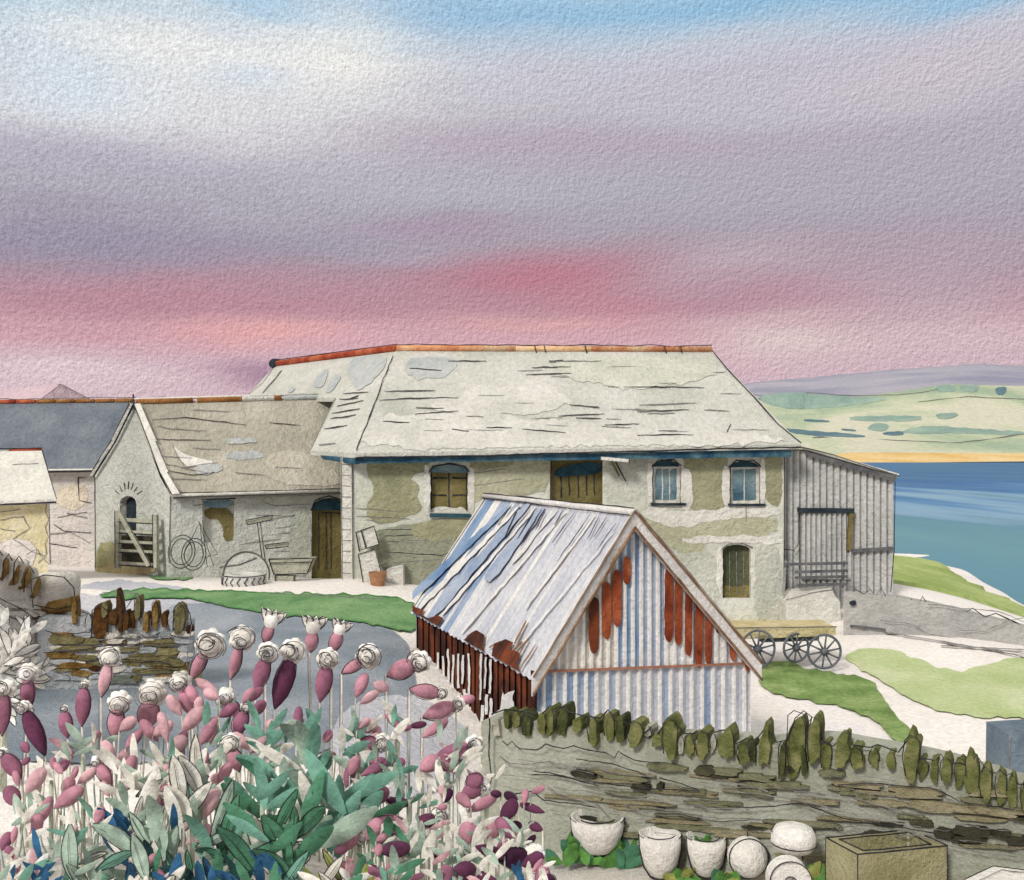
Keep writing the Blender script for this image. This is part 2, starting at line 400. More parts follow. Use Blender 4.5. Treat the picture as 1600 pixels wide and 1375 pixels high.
old = bsd.inputs['Base Color'].links[0].from_socket; ml.links.new(old, mixc.inputs[6]); ml.links.new(rr.outputs[0], mixc.inputs[7]); ml.links.new(mixc.outputs[2], bsd.inputs['Base Color'])
mb = MB(); mb.mesh([(-9000, -400, H - 8), (9000, -400, H - 8), (9000, 9000, H - 8), (-9000, 9000, H - 8)], [(0, 1, 2, 3)], m); mb.build('water', loc=(0, 0, H - 8), kind='structure')

# far shore: beach, fields, moor
def interp(tab, x):
    if x <= tab[0][0]: return tab[0][1]
    for (a, b), (c, d) in zip(tab, tab[1:]):
        if x <= c: return b + (d - b) * (x - a) / (c - a)
    return tab[-1][1]
def band(name, t0, Y0, t1, Y1, m, thick=1, rows=6, bulge=0, x0=-400, x1=2600, jag=0):
    mb = MB(); xs = list(range(x0, x1 + 1, 8)); vs = []
    for j in range(rows + 1):
        t = j / rows
        for x in xs:
            yb = interp(t0, x); yt = interp(t1, x) + (jag * noise.noise(Vector((x * .05, 1, j))) + jag * .6 * noise.noise(Vector((x * .2, 1, 3))) if j == rows else 0)
            y = yb + (yt - yb) * t - bulge * math.sin(math.pi * t) * (1 + noise.noise(Vector((x * .02, j, 0))))
            vs.append(P(x, y, Y0 + (Y1 - Y0) * t))
    n = len(xs)
    # far side falls away again, so the land is a solid rise
    for x in xs: vs.append(P(x, 719, Y1 * 1.25))
    for j in range(rows + 1):
        for i in range(n - 1): mb.f.append((j * n + i, j * n + i + 1, (j + 1) * n + i + 1, (j + 1) * n + i)); mb.m.append(0); mb.smooth.append(True)
    mb.mats = [m]; mb.v = vs; return mb.build(name, loc=(0, Y0, 0), kind='structure')
sh = [(-400, 722), (1280, 722.5), (1400, 723), (1600, 721), (2600, 721)]
bt = [(-400, 718), (1250, 717), (1330, 707), (1600, 708), (2600, 708)]
gt = [(-400, 690), (900, 680), (1150, 640), (1180, 622), (1260, 630), (1400, 612), (1480, 600), (1600, 603), (1900, 612), (2600, 680)]
rt = [(-400, 660), (300, 660), (1000, 640), (1120, 606), (1170, 598), (1250, 591), (1400, 577), (1530, 568), (1600, 572), (1900, 590), (2600, 660)]
band('beach', sh, 1700, bt, 1850, mat('sand', (236, 202, 140), (240, 214, 164), (226, 186, 112), wash=.01, grain=.12), rows=2)
band('far_fields', bt, 1850, gt, 2700, mat('field', (194, 202, 172), (214, 212, 190), (166, 184, 158), wash=.0045, grain=.09, sq=(1, .35, 3), sharp=.1), bulge=0)
band('moorland', gt, 2750, rt, 4200, mat('moor', (170, 168, 182), (184, 180, 190), (152, 152, 172), wash=.003, grain=.06), jag=2)
teal = mat('hedge', (148, 172, 160), (166, 188, 170), (130, 158, 150), wash=.01, grain=.1)
teald = mat('hedge_dark', (100, 128, 138), (116, 142, 144), (84, 112, 126), wash=.01, grain=.1)
def fp(x, y, off=0):
    yb, yt = interp(bt, x), interp(gt, x); t = min(.98, max(0, (y - yb) / (yt - yb))); return P(x, y, 1850 + 850 * t - off * 3)
fp.n = Vector((0, -.15, 1))
hedges = [([(1180, 618), (1240, 612), (1300, 618), (1400, 622), (1330, 634), (1240, 640), (1200, 632)], teal, 'dark teal woodland strip beyond the barn hip, under the moor', 'wood'),
          ([(1326, 650), (1440, 648), (1440, 658), (1330, 658)], teal, 'pale teal hedge in mid hillside, longest of the upper hedges', 'hedge'),
          ([(1354, 668), (1370, 660), (1390, 664), (1384, 674), (1360, 672)], teal, 'small rounded copse left of the long shore hedge', 'wood'),
          ([(1420, 670), (1450, 664), (1560, 672), (1600, 674), (1600, 680), (1500, 676), (1400, 678)], teal, 'long teal hedge curving over the lower hillside at right', 'hedge'),
          ([(1378, 675), (1410, 673), (1412, 680), (1384, 679)], teald, 'short dark hedge end at left of the long curving hedge', 'hedge'),
          ([(1220, 668), (1260, 672), (1352, 680), (1350, 684), (1250, 680)], teald, 'long thin dark hedge just above the barn corner', 'hedge'),
          ([(1255, 655), (1295, 656), (1296, 660), (1257, 658)], teald, 'short dark hedge dash high on the pale field, nearer the barn', 'hedge'),
          ([(1314, 669), (1338, 671), (1336, 674), (1316, 672)], teald, 'tiny dark hedge dash between the copse and the long thin hedge', 'hedge'),
          ([(1460, 604), (1490, 600), (1494, 612), (1466, 612)], teal, 'leftmost teal copse on the skyline of the green hill', 'wood'),
          ([(1500, 602), (1530, 602), (1526, 612), (1504, 611)], teal, 'middle teal copse on the skyline of the green hill', 'wood'),
          ([(1554, 606), (1574, 604), (1570, 616), (1558, 616)], teald, 'rightmost copse on the skyline of the green hill', 'wood'),
          ([(1460, 646), (1490, 644), (1500, 650), (1470, 655)], teal, 'small pale copse right of the upper mid hillside hedge', 'wood')]
for pl, mm_, lb, ct in hedges:
    mb = MB(); prism(mb, fp, dens(smoothp(pl, it=1), 4, wob=1.5), mm_, -4, 3)
    o = mb.build('hedgerow' if ct == 'hedge' else 'copse', label=lb, category=ct, group='hedges and copses on the far hillside')

for k_, (pl, lb) in enumerate([([(1178, 616), (1200, 620), (1230, 620), (1262, 614), (1290, 616), (1340, 618), (1400, 617), (1440, 613), (1470, 607)], 'long wavering dark wall line along the top of the green hill'),
        ([(1436, 628), (1470, 624), (1510, 620), (1560, 622), (1620, 624)], 'dark wall line curving high on the right side of the green hill'), ([(1270, 684), (1400, 688), (1500, 692), (1560, 684), (1620, 676)], 'low dark wall line just above the yellow beach')]):
    mb = MB(); ink3(mb, [fp(x, y, 3) for x, y in pl], 1.5, PENCIL, wob=2); o = mb.build('field_wall', label=lb, category='field wall'); o['group'] = 'field walls on the far hillside'
# grass and lane washes lying on the ground
def patch(name, poly, m, off, grid=(14, 8), kind='structure', rim=None, sm=2, wob=5):
    mb = MB(); decal(mb, gproj, poly, m, off, sm=sm, wob=wob, grid=grid, rim=rim); return mb.build(name, kind=kind)
gr1 = mat('grass_green', (116, 156, 106), (138, 172, 120), (92, 136, 88), wash=.9, grain=G(25))
gr1d = mat('grass_green_edge', (84, 134, 78), grain=G(25))
gr2 = mat('grass_mid', (140, 166, 100), (166, 186, 124), (108, 138, 74), wash=1.1, grain=G(20), bump=.9, amp=2)
gr3 = mat('grass_pale', (196, 208, 156), (212, 218, 176), (180, 196, 136), wash=.5, grain=G(20))
gr4 = mat('grass_knoll', (172, 188, 118), (194, 204, 140), (152, 172, 98), wash=.15, grain=G(50))
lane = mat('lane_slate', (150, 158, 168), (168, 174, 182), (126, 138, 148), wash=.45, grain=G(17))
lane2 = mat('lane_pale', (202, 202, 210), (216, 214, 218), (186, 190, 202), wash=.4, grain=G(22))
patch('lane', [(85, 935), (150, 905), (260, 912), (340, 930), (330, 950), (450, 965), (460, 990), (300, 1000), (100, 960)], lane2, .012)
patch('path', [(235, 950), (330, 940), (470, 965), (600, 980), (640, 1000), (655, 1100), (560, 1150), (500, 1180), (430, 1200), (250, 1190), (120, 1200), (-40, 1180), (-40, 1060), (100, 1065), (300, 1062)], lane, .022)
patch('path', [(520, 1110), (640, 1080), (740, 1140), (720, 1230), (600, 1260), (520, 1200)], lane2, .034)
patch('grass', [(150, 930), (230, 922), (330, 925), (450, 930), (660, 935), (660, 990), (610, 985), (530, 970), (380, 958), (300, 935), (165, 938)], gr1, .045, kind='stuff', rim=gr1d)
patch('grass', [(228, 898), (290, 897), (308, 904), (280, 909), (238, 907)], gr1, .03, kind='stuff')
patch('grass', [(1186, 1038), (1240, 1032), (1250, 1045), (1290, 1052), (1360, 1062), (1376, 1090), (1420, 1140), (1440, 1175), (1395, 1160), (1372, 1128), (1330, 1112), (1280, 1100), (1210, 1088), (1185, 1070)], gr2, .03, kind='stuff')
patch('grass', [(1310, 1030), (1345, 1012), (1400, 1018), (1450, 1038), (1500, 1055), (1560, 1030), (1680, 1022), (1680, 1130), (1600, 1125), (1500, 1120), (1440, 1105), (1400, 1080), (1370, 1060)], gr3, .022, kind='stuff')
mb = MB(); wp = smoothp([(12, 33), (17, 33), (22, 35.5), (24.4, 46), (26, 54), (27.4, 60), (30.3, 71), (32.2, 79), (30, 81), (26, 79), (20, 70), (14, 55), (11.6, 40)], it=2); v_, f_ = tri(wp, grid=(.8, .8))
mb.mesh([(x, y, H - float(drop(x, y)[0]) + (.14 if min(math.hypot(x - a_, y - b_) for a_, b_ in wp) > .5 else -.25) + .25 * noise.noise(Vector((x * .35, y * .35, 0)))) for x, y in v_], f_, gr4, True); mb.build('grass', kind='stuff')
strip = mat('gravel_ink', (104, 104, 106), grain=G(25))
mb = MB()
for pts in ([(1345, 985), (1440, 1000), (1560, 1020), (1600, 1030)], [(1470, 1012), (1600, 1018)], [(160, 928), (215, 929)], [(1480, 1008), (1600, 1024)], [(420, 930), (520, 935), (600, 938)]): stroke(mb, gproj, pts, 1.6, PENCIL, .05)
mb.build('wheel_ruts', kind='structure')

# ================================================================= BARN
pw = mat('barn_limewash', (204, 205, 192), (218, 218, 208), (188, 190, 175), wash=.7, grain=G(30), bump=.5)
pg = mat('barn_grey_wash', (196, 198, 186), (208, 209, 196), (180, 182, 166), wash=.8, grain=G(30))
po = mat('barn_olive_wash', (160, 159, 128), (174, 172, 142), (146, 146, 118), wash=.9, grain=G(30))
pol = mat('barn_olive_light', (184, 183, 156), (194, 193, 168), (172, 172, 146), wash=.8, grain=G(30))
pmd = mat('barn_damp', (152, 154, 134), (164, 166, 146), (140, 142, 122), wash=.8, grain=G(30))
pwh = mat('limewash_white', (222, 220, 210), (232, 230, 222), (208, 206, 196), wash=.8, grain=G(30))
slate = mat('pale_slates', (205, 205, 195), (217, 214, 207), (189, 191, 180), wash=.5, grain=G(30), bump=.8, sharp=.2)
sl_g = mat('slate_wash_grey', (186, 190, 188), (198, 200, 196), (172, 178, 180), wash=.8, grain=G(32))
sl_w = mat('slate_white', (226, 224, 214), (234, 232, 224), (214, 212, 204), wash=.8, grain=G(30))
sl_m = mat('slate_mid', (213, 211, 202), (222, 219, 212), (201, 200, 191), wash=.8, grain=G(30))
blue = mat('eaves_blue', (58, 96, 116), (88, 118, 130), (40, 76, 100), wash=1.6, grain=G(30), sharp=.12)
redt = mat('ridge_red', (176, 84, 58), (206, 120, 84), (148, 60, 44), wash=1.4, grain=G(30))
orgt = mat('ridge_orange', (226, 164, 120), (238, 200, 160), (204, 130, 88), wash=1.2, grain=G(30))
wood_o = mat('old_door_wood', (120, 110, 70), (140, 130, 86), (98, 90, 54), wash=1.6, grain=G(30), sq=(1, 1, .4))
glass = mat('window_glass', (110, 136, 146), (134, 154, 158), (66, 100, 118), wash=1.5, grain=G(30), rough=.4)
darkop = mat('dark_opening', (46, 56, 64), (62, 72, 78), (34, 42, 50), wash=2, grain=G(30))
tealop = mat('dark_teal', (44, 76, 88), (60, 92, 102), (34, 60, 74), wash=2, grain=G(30))
fw = plane(P(552, 900, 30), P(1225, 900, 30), P(552, 700, 30))
barn = thing('barn', 'long two-storey stone barn with pale slate hipped roof and blue eaves, biggest building', 'barn', P(890, 940, 30))
win = [arch(672, 731, 725, 801, 9), arch(861, 942, 717, 790, 2), arch(1020, 1063, 719, 786, 11), arch(1141, 1187, 720, 787, 11), arch(1129, 1173, 851, 935, 9)]
mb = MB(); wall(mb, fw, [(550, 1010), (1226, 1010), (1226, 694), (550, 706)], win, pw)
XL, XR = fw(550, 800).x, fw(1226, 800).x; zt = H + .3; zb = -1.2
Yb = 38
mb.face([(XR, 30, zb), (XR, Yb, zb), (XR, Yb, zt), (XR, 30, zt)], pg); mb.face([(XL, 30, zb), (XL, 30, zt), (XL, Yb, zt), (XL, Yb, zb)], pwh); mb.face([(XL, Yb, zb), (XR, Yb, zb), (XR, Yb, zt), (XL, Yb, zt)], pg)
for poly, m_ in [([(575, 718), (672, 716), (668, 735), (640, 745), (655, 760), (650, 778), (664, 795), (640, 805), (612, 818), (575, 815), (572, 790), (588, 765), (572, 740)], po),
                 ([(590, 745), (620, 738), (634, 752), (612, 765)], pg),
                 ([(735, 712), (860, 710), (860, 762), (820, 775), (760, 775), (732, 790)], pol),
                 ([(735, 716), (800, 716), (800, 730), (735, 734)], po),
                 ([(590, 822), (770, 812), (770, 920), (640, 925), (595, 890), (575, 850)], pmd),
                 ([(640, 815), (740, 808), (760, 830), (650, 850)], po),
                 ([(945, 712), (1020, 708), (1014, 780), (950, 790), (942, 760)], pg),
                 ([(1066, 706), (1140, 704), (1134, 740), (1126, 760), (1136, 790), (1118, 800), (1100, 792), (1084, 800), (1074, 780), (1086, 755), (1068, 735)], po),
                 ([(1190, 704), (1222, 703), (1221, 790), (1206, 792), (1190, 768)], po),
                 ([(1010, 795), (1110, 815), (1216, 800), (1214, 840), (1110, 838), (1090, 870), (1028, 850), (1000, 820)], pol),
                 ([(995, 800), (1060, 790), (1064, 812), (1010, 830)], pg),
                 ([(1000, 840), (1126, 850), (1124, 960), (1060, 960), (1010, 880)], pg),
                 ([(1178, 848), (1222, 846), (1222, 980), (1178, 980)], pg)]:
    decal(mb, fw, poly, m_, .01 if m_ is not pg else .006, wob=4)
# pale dressed surrounds round openings, drawn stone courses and cracks
for x0, x1, y0, y1 in ((662, 672, 725, 805), (731, 741, 728, 806), (1011, 1020, 722, 792), (1063, 1082, 730, 800), (1128, 1141, 726, 792), (1187, 1196, 715, 792), (1120, 1129, 852, 930), (1173, 1180, 852, 930)):
    decal(mb, fw, [(x0, y0), (x1, y0 + 3), (x1, y1), (x0, y1 - 4)], pwh, .016, wob=3)
decal(mb, fw, [(1000, 790), (1060, 800), (1130, 794), (1216, 790), (1222, 806), (1120, 812), (1060, 826), (1010, 812)], pwh, .018, wob=6)
decal(mb, fw, [(1068, 838), (1200, 836), (1222, 842), (1222, 850), (1110, 848), (1066, 848)], pwh, .018, wob=4)
for pts in [[(555, 794), (630, 800)], [(556, 806), (640, 811)], [(590, 828), (680, 826), (750, 834)], [(600, 848), (636, 844), (700, 846)], [(600, 862), (690, 868), (730, 852)], [(610, 880), (720, 872)], [(570, 812), (600, 816)], [(600, 838), (648, 836)], [(606, 846), (664, 848)], [(1166, 790), (1166, 815)],
            [(730, 740), (790, 733)], [(734, 760), (820, 748)]]:
    stroke(mb, fw, pts, 1.5, PENCIL if rnd.random() < .5 else INK, .024, taper=True)
for i in range(8): stroke(mb, fw, [(678 + i * 7.4, 722 - 2 * math.sin(i / 7 * 3.1)), (676 + i * 8.4 + (i - 3.5) * 1.2, 707 + abs(i - 3.5))], 1.3, INK, .024, wob=0)
ink3(mb, [fw(551, 708, .02), fw(551, 930, .02)], 1.6, PENCIL); ink3(mb, [fw(1226, 700, .02), fw(1225, 980, .02)], 1.6, INK)
mb.build('wall', barn)
mb = MB(); prism(mb, fw, [(532, 712), (549, 712), (551, 920), (534, 925)], pwh, -.4, .05)
for y in range(725, 920, 17): stroke(mb, fw, [(534, y), (548, y + 1)], 1.1, PENCIL, .06, wob=.5)
ink3(mb, [fw(533, 712, .06), fw(535, 925, .06)], 1.4, PENCIL); ink3(mb, [fw(550, 712, .06), fw(552, 920, .06)], 1.6, PENCIL); mb.build('corner_pier', barn)
# roof
P0 = P(620, 547, 34); E00 = P(555, 708, 29.45); ER = P(1252, 694, 29.45)
rp = plane(P0, E00, ER); P0r = rp(1112, 549); P1 = P(430, 571, 39.4)
lp = plane(P0, E00, P1)
mb = MB(); th = Vector((0, 0, -.14))
front = [P0, P0r, ER, E00]; mb.slab(front, th, slate)
BR = Vector((ER.x, 38.5, ER.z)); BL = Vector((-7, 38.5, ER.z))
mb.slab([P0r, BR, ER], th, slate); mb.slab([P0, BL, BR, P0r], th, slate)
for poly, m_ in [([(632, 560), (680, 556), (720, 562), (700, 590), (640, 592)], sl_g), ([(560, 655), (700, 640), (900, 660), (1100, 668), (1240, 688), (1200, 694), (900, 697), (560, 704)], sl_m),
                 ([(690, 600), (860, 590), (900, 640), (760, 650), (660, 640)], sl_m), ([(860, 560), (1100, 556), (1130, 590), (1000, 610), (880, 590)], mat('slate_grey_green', (204, 205, 190), (214, 214, 200), (192, 194, 178), wash=1, grain=G(32)))]:
    decal(mb, rp, poly, m_, .012, wob=8)
rs = random.Random(3)
for pts in [[(600, 611), (680, 610)], [(592, 625), (640, 622), (716, 621)], [(650, 637), (694, 638)], [(648, 647), (716, 642)], [(700, 564), (760, 564)], [(830, 574), (892, 573)], [(858, 564), (880, 563)], [(858, 565), (940, 564)], [(822, 585), (892, 583)],
            [(975, 604), (1100, 605)], [(998, 633), (1088, 629)], [(995, 643), (1076, 640)], [(1012, 646), (1054, 645)], [(890, 632), (938, 637)], [(872, 650), (944, 646)], [(900, 653), (940, 653)], [(816, 670), (884, 676)], [(940, 666), (986, 668)], [(945, 664), (998, 662)],
            [(1028, 673), (1058, 673)], [(996, 680), (1084, 679)], [(706, 670), (732, 674)], [(728, 650), (756, 651)], [(640, 575), (690, 578)], [(760, 668), (800, 668)], [(598, 658), (640, 660)], [(1100, 640), (1140, 642)], [(1136, 674), (1142, 662)]]:
    stroke(mb, rp, pts, 1.7, INK if rs.random() < .7 else PENCIL, .03, taper=True)
stroke(mb, rp, [(614, 556), (596, 600), (578, 650), (556, 704)], 1.7, INK, .03, wob=2)
for i in range(26):
    x = rs.uniform(640, 1180); y = rs.uniform(570, 688); w = rs.uniform(14, 60)
    if x + w < 1113 + (y - 549) * .85 and x > 640: stroke(mb, rp, [(x, y), (x + w, y + rs.uniform(-1, 1))], 1.0, PENCIL, .025, taper=True)
ink3(mb, [P0r + Vector((0, 0, .05)), rp(1135, 575, .04), rp(1180, 622, .04), rp(1215, 662, .04), ER + Vector((0, 0, .04))], 2.3)
mb.build('roof', barn)
mb = MB()
Ec = lp(485, 704); lpts = [P0, E00, Ec, lp(505, 660), lp(526, 622), lp(520, 640), lp(400, 640), lp(384, 622), P1]
lpts = [P0, E00, Ec, lp(524, 625), lp(470, 660), lp(380, 640), P1]
mb.slab([P0, E00, Ec, lp(524, 622)], th, slate); mb.slab([P0, lp(524, 621), lp(384, 621), P1], th, slate)
BLw = P(430, 640, 46); mb.slab([P0, P1, Vector((P1.x + 3, P1.y + 4, ER.z)), Vector((P0.x + 1, P0.y + 5, ER.z))], th, slate)
for poly in [[(540, 560), (612, 551), (590, 590), (560, 612), (548, 598)], [(486, 606), (500, 580), (514, 574), (506, 606)], [(506, 612), (524, 584), (534, 586), (518, 614)], [(446, 610), (456, 602), (462, 606), (452, 614)]]:
    decal(mb, lp, poly, sl_g, .015, sm=2, wob=3)
for pts in [[(536, 615), (576, 612)], [(530, 624), (560, 622)], [(526, 634), (568, 626)], [(518, 646), (562, 638)], [(516, 654), (556, 648)], [(506, 670), (542, 665)], [(498, 695), (524, 692)], [(440, 578), (410, 614)], [(548, 622), (560, 618)]]:
    stroke(mb, lp, pts, 1.8, INK if pts[0][0] > 500 else PENCIL, .03, taper=True)
ink3(mb, [Ec, lp(505, 660, .04), lp(524, 622, .04)], 1.4, PENCIL); ink3(mb, [P1, lp(410, 598, .04), lp(388, 617, .04)], 1.4, PENCIL)
mb.build('wing_roof', barn)
# ridge
mb = MB(); up = Vector((0, 0, .06))
mb.tube([P0.lerp(P0r, t) + up for t in (0, .38)], .11, orgt, n=8); mb.tube([P0.lerp(P0r, t) + up for t in (.38, .62)], .1, mat('ridge_cream', (240, 204, 160), (244, 216, 180), (230, 180, 132), wash=1.2, grain=G(32)), n=8); mb.tube([P0.lerp(P0r, t) + up for t in (.62, 1)], .1, orgt, n=8)
mb.tube([P0 + up, P1 + up], .12, redt, n=8); mb.lump(P1 + up, (.5, .5, .4), darkop, seed=2)
ink3(mb, [P0.lerp(P0r, t / 8) + Vector((0, -.03, .18)) for t in range(9)], 1.6, wob=2.5); ink3(mb, [P0 + Vector((0, 0, .2)), P1 + Vector((0, 0, .2))], 1.6)
for t in (.44, .47, .6, .85, .9): ink3(mb, [P0.lerp(P0r, t) + Vector((0, -.1, .16)), P0.lerp(P0r, t + .006) + Vector((0, -.12, -.1))], 1.8)
mb.build('ridge_tiles', barn)
mb = MB()
mb.slab([E00 + Vector((-.02, .1, -.14)), ER + Vector((-.25, .1, -.14)), ER + Vector((-.25, .1, -.36)), E00 + Vector((0, .1, -.30))], (0, .14, 0), blue)
a = lp(500, 706) + Vector((0, 0, -.1)); mb.slab([a, E00 + Vector((0, .02, -.14)), E00 + Vector((0, .02, -.32)), a + Vector((.1, 0, -.13))], (.1, .12, 0), blue)
ink3(mb, [E00 + Vector((0, -.02, -.12)), E00.lerp(ER, .3) + Vector((0, -.02, -.15)), E00.lerp(ER, .6) + Vector((0, -.02, -.1)), ER + Vector((0, -.02, -.08))], 2.4, wob=2); mb.build('eaves_board', barn)
# openings
def window(i, panes, mw, label=None, sill=True, bars=(), head=None, hb=None, sillm=None):
    h = win[i]; x0 = min(p[0] for p in h); x1 = max(p[0] for p in h); y0 = min(p[1] for p in h); y1 = max(p[1] for p in h)
    mb = MB(); prism(mb, fw, [(x0 - 2, y1 + 2), (x1 + 2, y1 + 2), (x1 + 2, y0 - 2), (x0 - 2, y0 - 2)], mw, -.27, -.2)
    return mb, x0, x1, y0, y1
mb, x0, x1, y0, y1 = window(0, 2, wood_o)
for x in (x0 + 2, (x0 + x1) / 2, x1 - 2): stroke(mb, fw, [(x, 738), (x, 796)], 2.2, INK, -.19)
for y in (747, 774): stroke(mb, fw, [(676, y), (698, y)], 2.6, INK, -.188); stroke(mb, fw, [(707, y), (728, y)], 2.6, INK, -.188)
decal(mb, fw, [(672, 796), (690, 790), (712, 795), (722, 790), (731, 800), (731, 803), (672, 803)], pwh, -.18, wob=1)
w = mb.build('window', barn, label='closed olive wooden shutters under a blue arch')
mb = MB(); decal(mb, fw, [(673, 738), (673, 731), (690, 726), (714, 726), (731, 731), (731, 739)], glass, -.15, sm=0, wob=1); stroke(mb, fw, [(671, 738), (676, 729), (702, 724), (727, 729), (732, 738)], 2.6, INK, .03); mb.build('arch_head', w)
mb = MB(); prism(mb, fw, [(672, 802), (736, 803), (735, 809), (671, 808)], tealop, 0, .1); mb.build('sill', w)
mb, x0, x1, y0, y1 = window(1, 2, wood_o)
for x in (876, 889, 903, 916, 928): stroke(mb, fw, [(x, 742), (x + 1, 778 - (x % 3) * 4)], 2.2, INK, -.19)
decal(mb, fw, [(860, 745), (880, 728), (920, 722), (941, 724), (938, 740), (900, 744)], tealop, -.15, wob=2)  # blue shadow across the hatch top, put in as colour
w = mb.build('hatch', barn, label='wide loading hatch of vertical boards with a blue shadow painted at its head')
mb = MB(); bar(mb, fw, (856, 716), (948, 712), 5, pwh, .02, .16); bar(mb, fw, (940, 716), (984, 720), 5, pwh, .02, .7); bar(mb, fw, (956, 720), (968, 744), 3, wood_o, .1, .2); bar(mb, fw, (962, 722), (978, 752), 2, INK, .1, .15)
ink3(mb, [fw(856, 713, .18), fw(948, 709, .18)], 1.8); ink3(mb, [fw(861, 717, .06), fw(860, 788, .04)], 2); ink3(mb, [fw(984, 716, .72), fw(983, 724, .72)], 2); mb.build('hoist_beam', w)
for i, nb in ((2, 2), (3, 1)):
    mb = MB(); h = win[i]; x0, x1 = h[0][0], h[1][0]; y1 = h[0][1]; y0 = min(p[1] for p in h)
    prism(mb, fw, [(x0, y1), (x1, y1), (x1, y0 + 9), (x0, y0 + 9)], pwh, -.2, -.12)
    w = mb.build('window', barn, label='narrow arched window with white frame, %s of the upper pair at right' % ('left' if i == 2 else 'right'))
    mb = MB(); k = nb + 1; ww = (x1 - x0 - 8) / k
    for j in range(k): decal(mb, fw, [(x0 + 4 + j * ww, y0 + 14), (x0 + 2 + (j + 1) * ww, y0 + 13), (x0 + 2 + (j + 1) * ww, y1 - 6), (x0 + 4 + j * ww, y1 - 5)], glass, -.11, sm=0, wob=1.2)
    mb.build('pane', w)
    mb = MB(); decal(mb, fw, [(x0, y0 + 10), (x0 + 8, y0 + 2), ((x0 + x1) / 2, y0), (x1 - 8, y0 + 2), (x1, y0 + 10)], tealop, -.1, sm=0, wob=1); stroke(mb, fw, [(x0 - 2, y0 + 10), (x0 + 10, y0), (x1 - 10, y0), (x1 + 2, y0 + 9)], 2.4, INK, .03)
    stroke(mb, fw, [(x0, y0 + 10), (x0, y1)], 1.6, INK, .03); stroke(mb, fw, [(x1, y0 + 10), (x1, y1)], 1.4, PENCIL, .03); mb.build('arch_head', w)
    mb = MB(); prism(mb, fw, [(x0 - 4, y1), (x1 + 10, y1), (x1 + 8, y1 + 4), (x0 - 2, y1 + 4)], darkop, 0, .08); mb.build('sill', w)
mb, x0, x1, y0, y1 = window(4, 2, mat('dark_green_door', (88, 92, 68), (104, 106, 78), (72, 78, 58), wash=1.6, grain=G(30), sq=(1, 1, .3)))
decal(mb, fw, [(1129, 912), (1150, 918), (1173, 912), (1174, 935), (1128, 935)], wood_o, -.18, wob=1)
for x in (1140, 1151, 1162): stroke(mb, fw, [(x, 862), (x, 930)], 1.2, PENCIL, -.17)
stroke(mb, fw, [(1128, 858), (1140, 850), (1160, 849), (1176, 856)], 2.6, PENCIL, .03); mb.build('door', barn, label='dark green lower door at the barn right end')
mb = MB(); prism(mb, fw, [(1130, 972), (1228, 972), (1228, 992), (1130, 992)], mat('plinth_ochre', (202, 186, 138), grain=G(30)), 0, .3); mb.build('step', barn)

# ================================================================= COTTAGE
cw_ = mat('cottage_limewash', (204, 206, 198), (216, 217, 209), (190, 193, 184), wash=.6, grain=G(31))
cw2 = mat('cottage_damp', (176, 172, 130), (190, 186, 148), (160, 158, 118), wash=.8, grain=G(31))
thatch = mat('stone_slates', (184, 179, 163), (200, 193, 179), (168, 165, 150), wash=.6, grain=G(32), bump=.8)
Cc = P(265, 903, 31); Dd = P(547, 905, 32.9); Ll = P(148, 893, 34.9)
cl = plane(Cc, Dd, Cc + Vector((0, 0, 1))); cg = plane(Cc, Ll, Cc + Vector((0, 0, 1)))
cot = thing('cottage', 'low limewashed cottage with tall pointed gable and brown slate roof, left of barn', 'cottage', (Cc + Dd) / 2)
mb = MB()
dh = [(319, 910), (366, 910), (366, 781), (319, 781)]; ah = arch(487, 543, 778, 905, 16)
wl = arch(318, 366, 781, 848, 3)
wall(mb, cl, [(265, 940), (547, 940), (547, 766), (265, 772)], [wl, ah], cw_)
ga = arch(187, 213, 775, 880, 12)
wall(mb, cg, [(148, 930), (265, 940), (265, 772), (250, 745), (209, 634), (160, 724), (148, 742)], [ga], cw_)
Db = Dd + Vector((-1, 5, 0)); Lb = Ll + Vector((3, 3, 0)); zt1 = Vector((0, 0, 2.9)); zt0 = Vector((0, 0, -.5))
mb.face([Ll + zt0, Lb + zt0, Lb + zt1, Ll + zt1], cw_); mb.face([Lb + zt0, Db + zt0, Db + zt1, Lb + zt1], cw_); mb.face([Db + zt0, Dd + zt0, Dd + zt1, Db + zt1], cw_)
decal(mb, cg, [(150, 850), (182, 846), (186, 880), (236, 884), (240, 894), (150, 898)], cw2, .012)
decal(mb, cg, [(150, 884), (240, 880), (244, 898), (150, 902)], mat('cottage_foot', (206, 192, 146), grain=G(31)), .018)
decal(mb, cl, [(455, 800), (486, 790), (486, 900), (450, 900)], mat('cottage_greenish', (192, 196, 182), grain=G(31)), .01)
for pts in [[(410, 785), (430, 790), (486, 788)], [(400, 805), (440, 806)], [(420, 812), (478, 802)], [(384, 818), (430, 812)], [(430, 826), (480, 816)], [(425, 835), (484, 828)], [(375, 850), (440, 842)], [(428, 862), (480, 858)], [(440, 872), (484, 870)], [(455, 850), (482, 848)], [(300, 790), (316, 788)]]: stroke(mb, cl, pts, 1.2, PENCIL, .02, taper=True)
for i in range(7): stroke(mb, cg, [(186 + i * 4.6, 772 - 8 * math.sin(i / 6 * 3.14)), (180 + i * 7, 764 - 12 * math.sin(i / 6 * 3.14) + abs(i - 3))], 1.3, INK, .02, wob=0)
ink3(mb, [cg(148, 745, .02), cg(149, 890, .02)], 1.5); ink3(mb, [cl(266, 775, .02), cl(264, 880, .02)], 1.4, PENCIL)
mb.build('wall', cot)
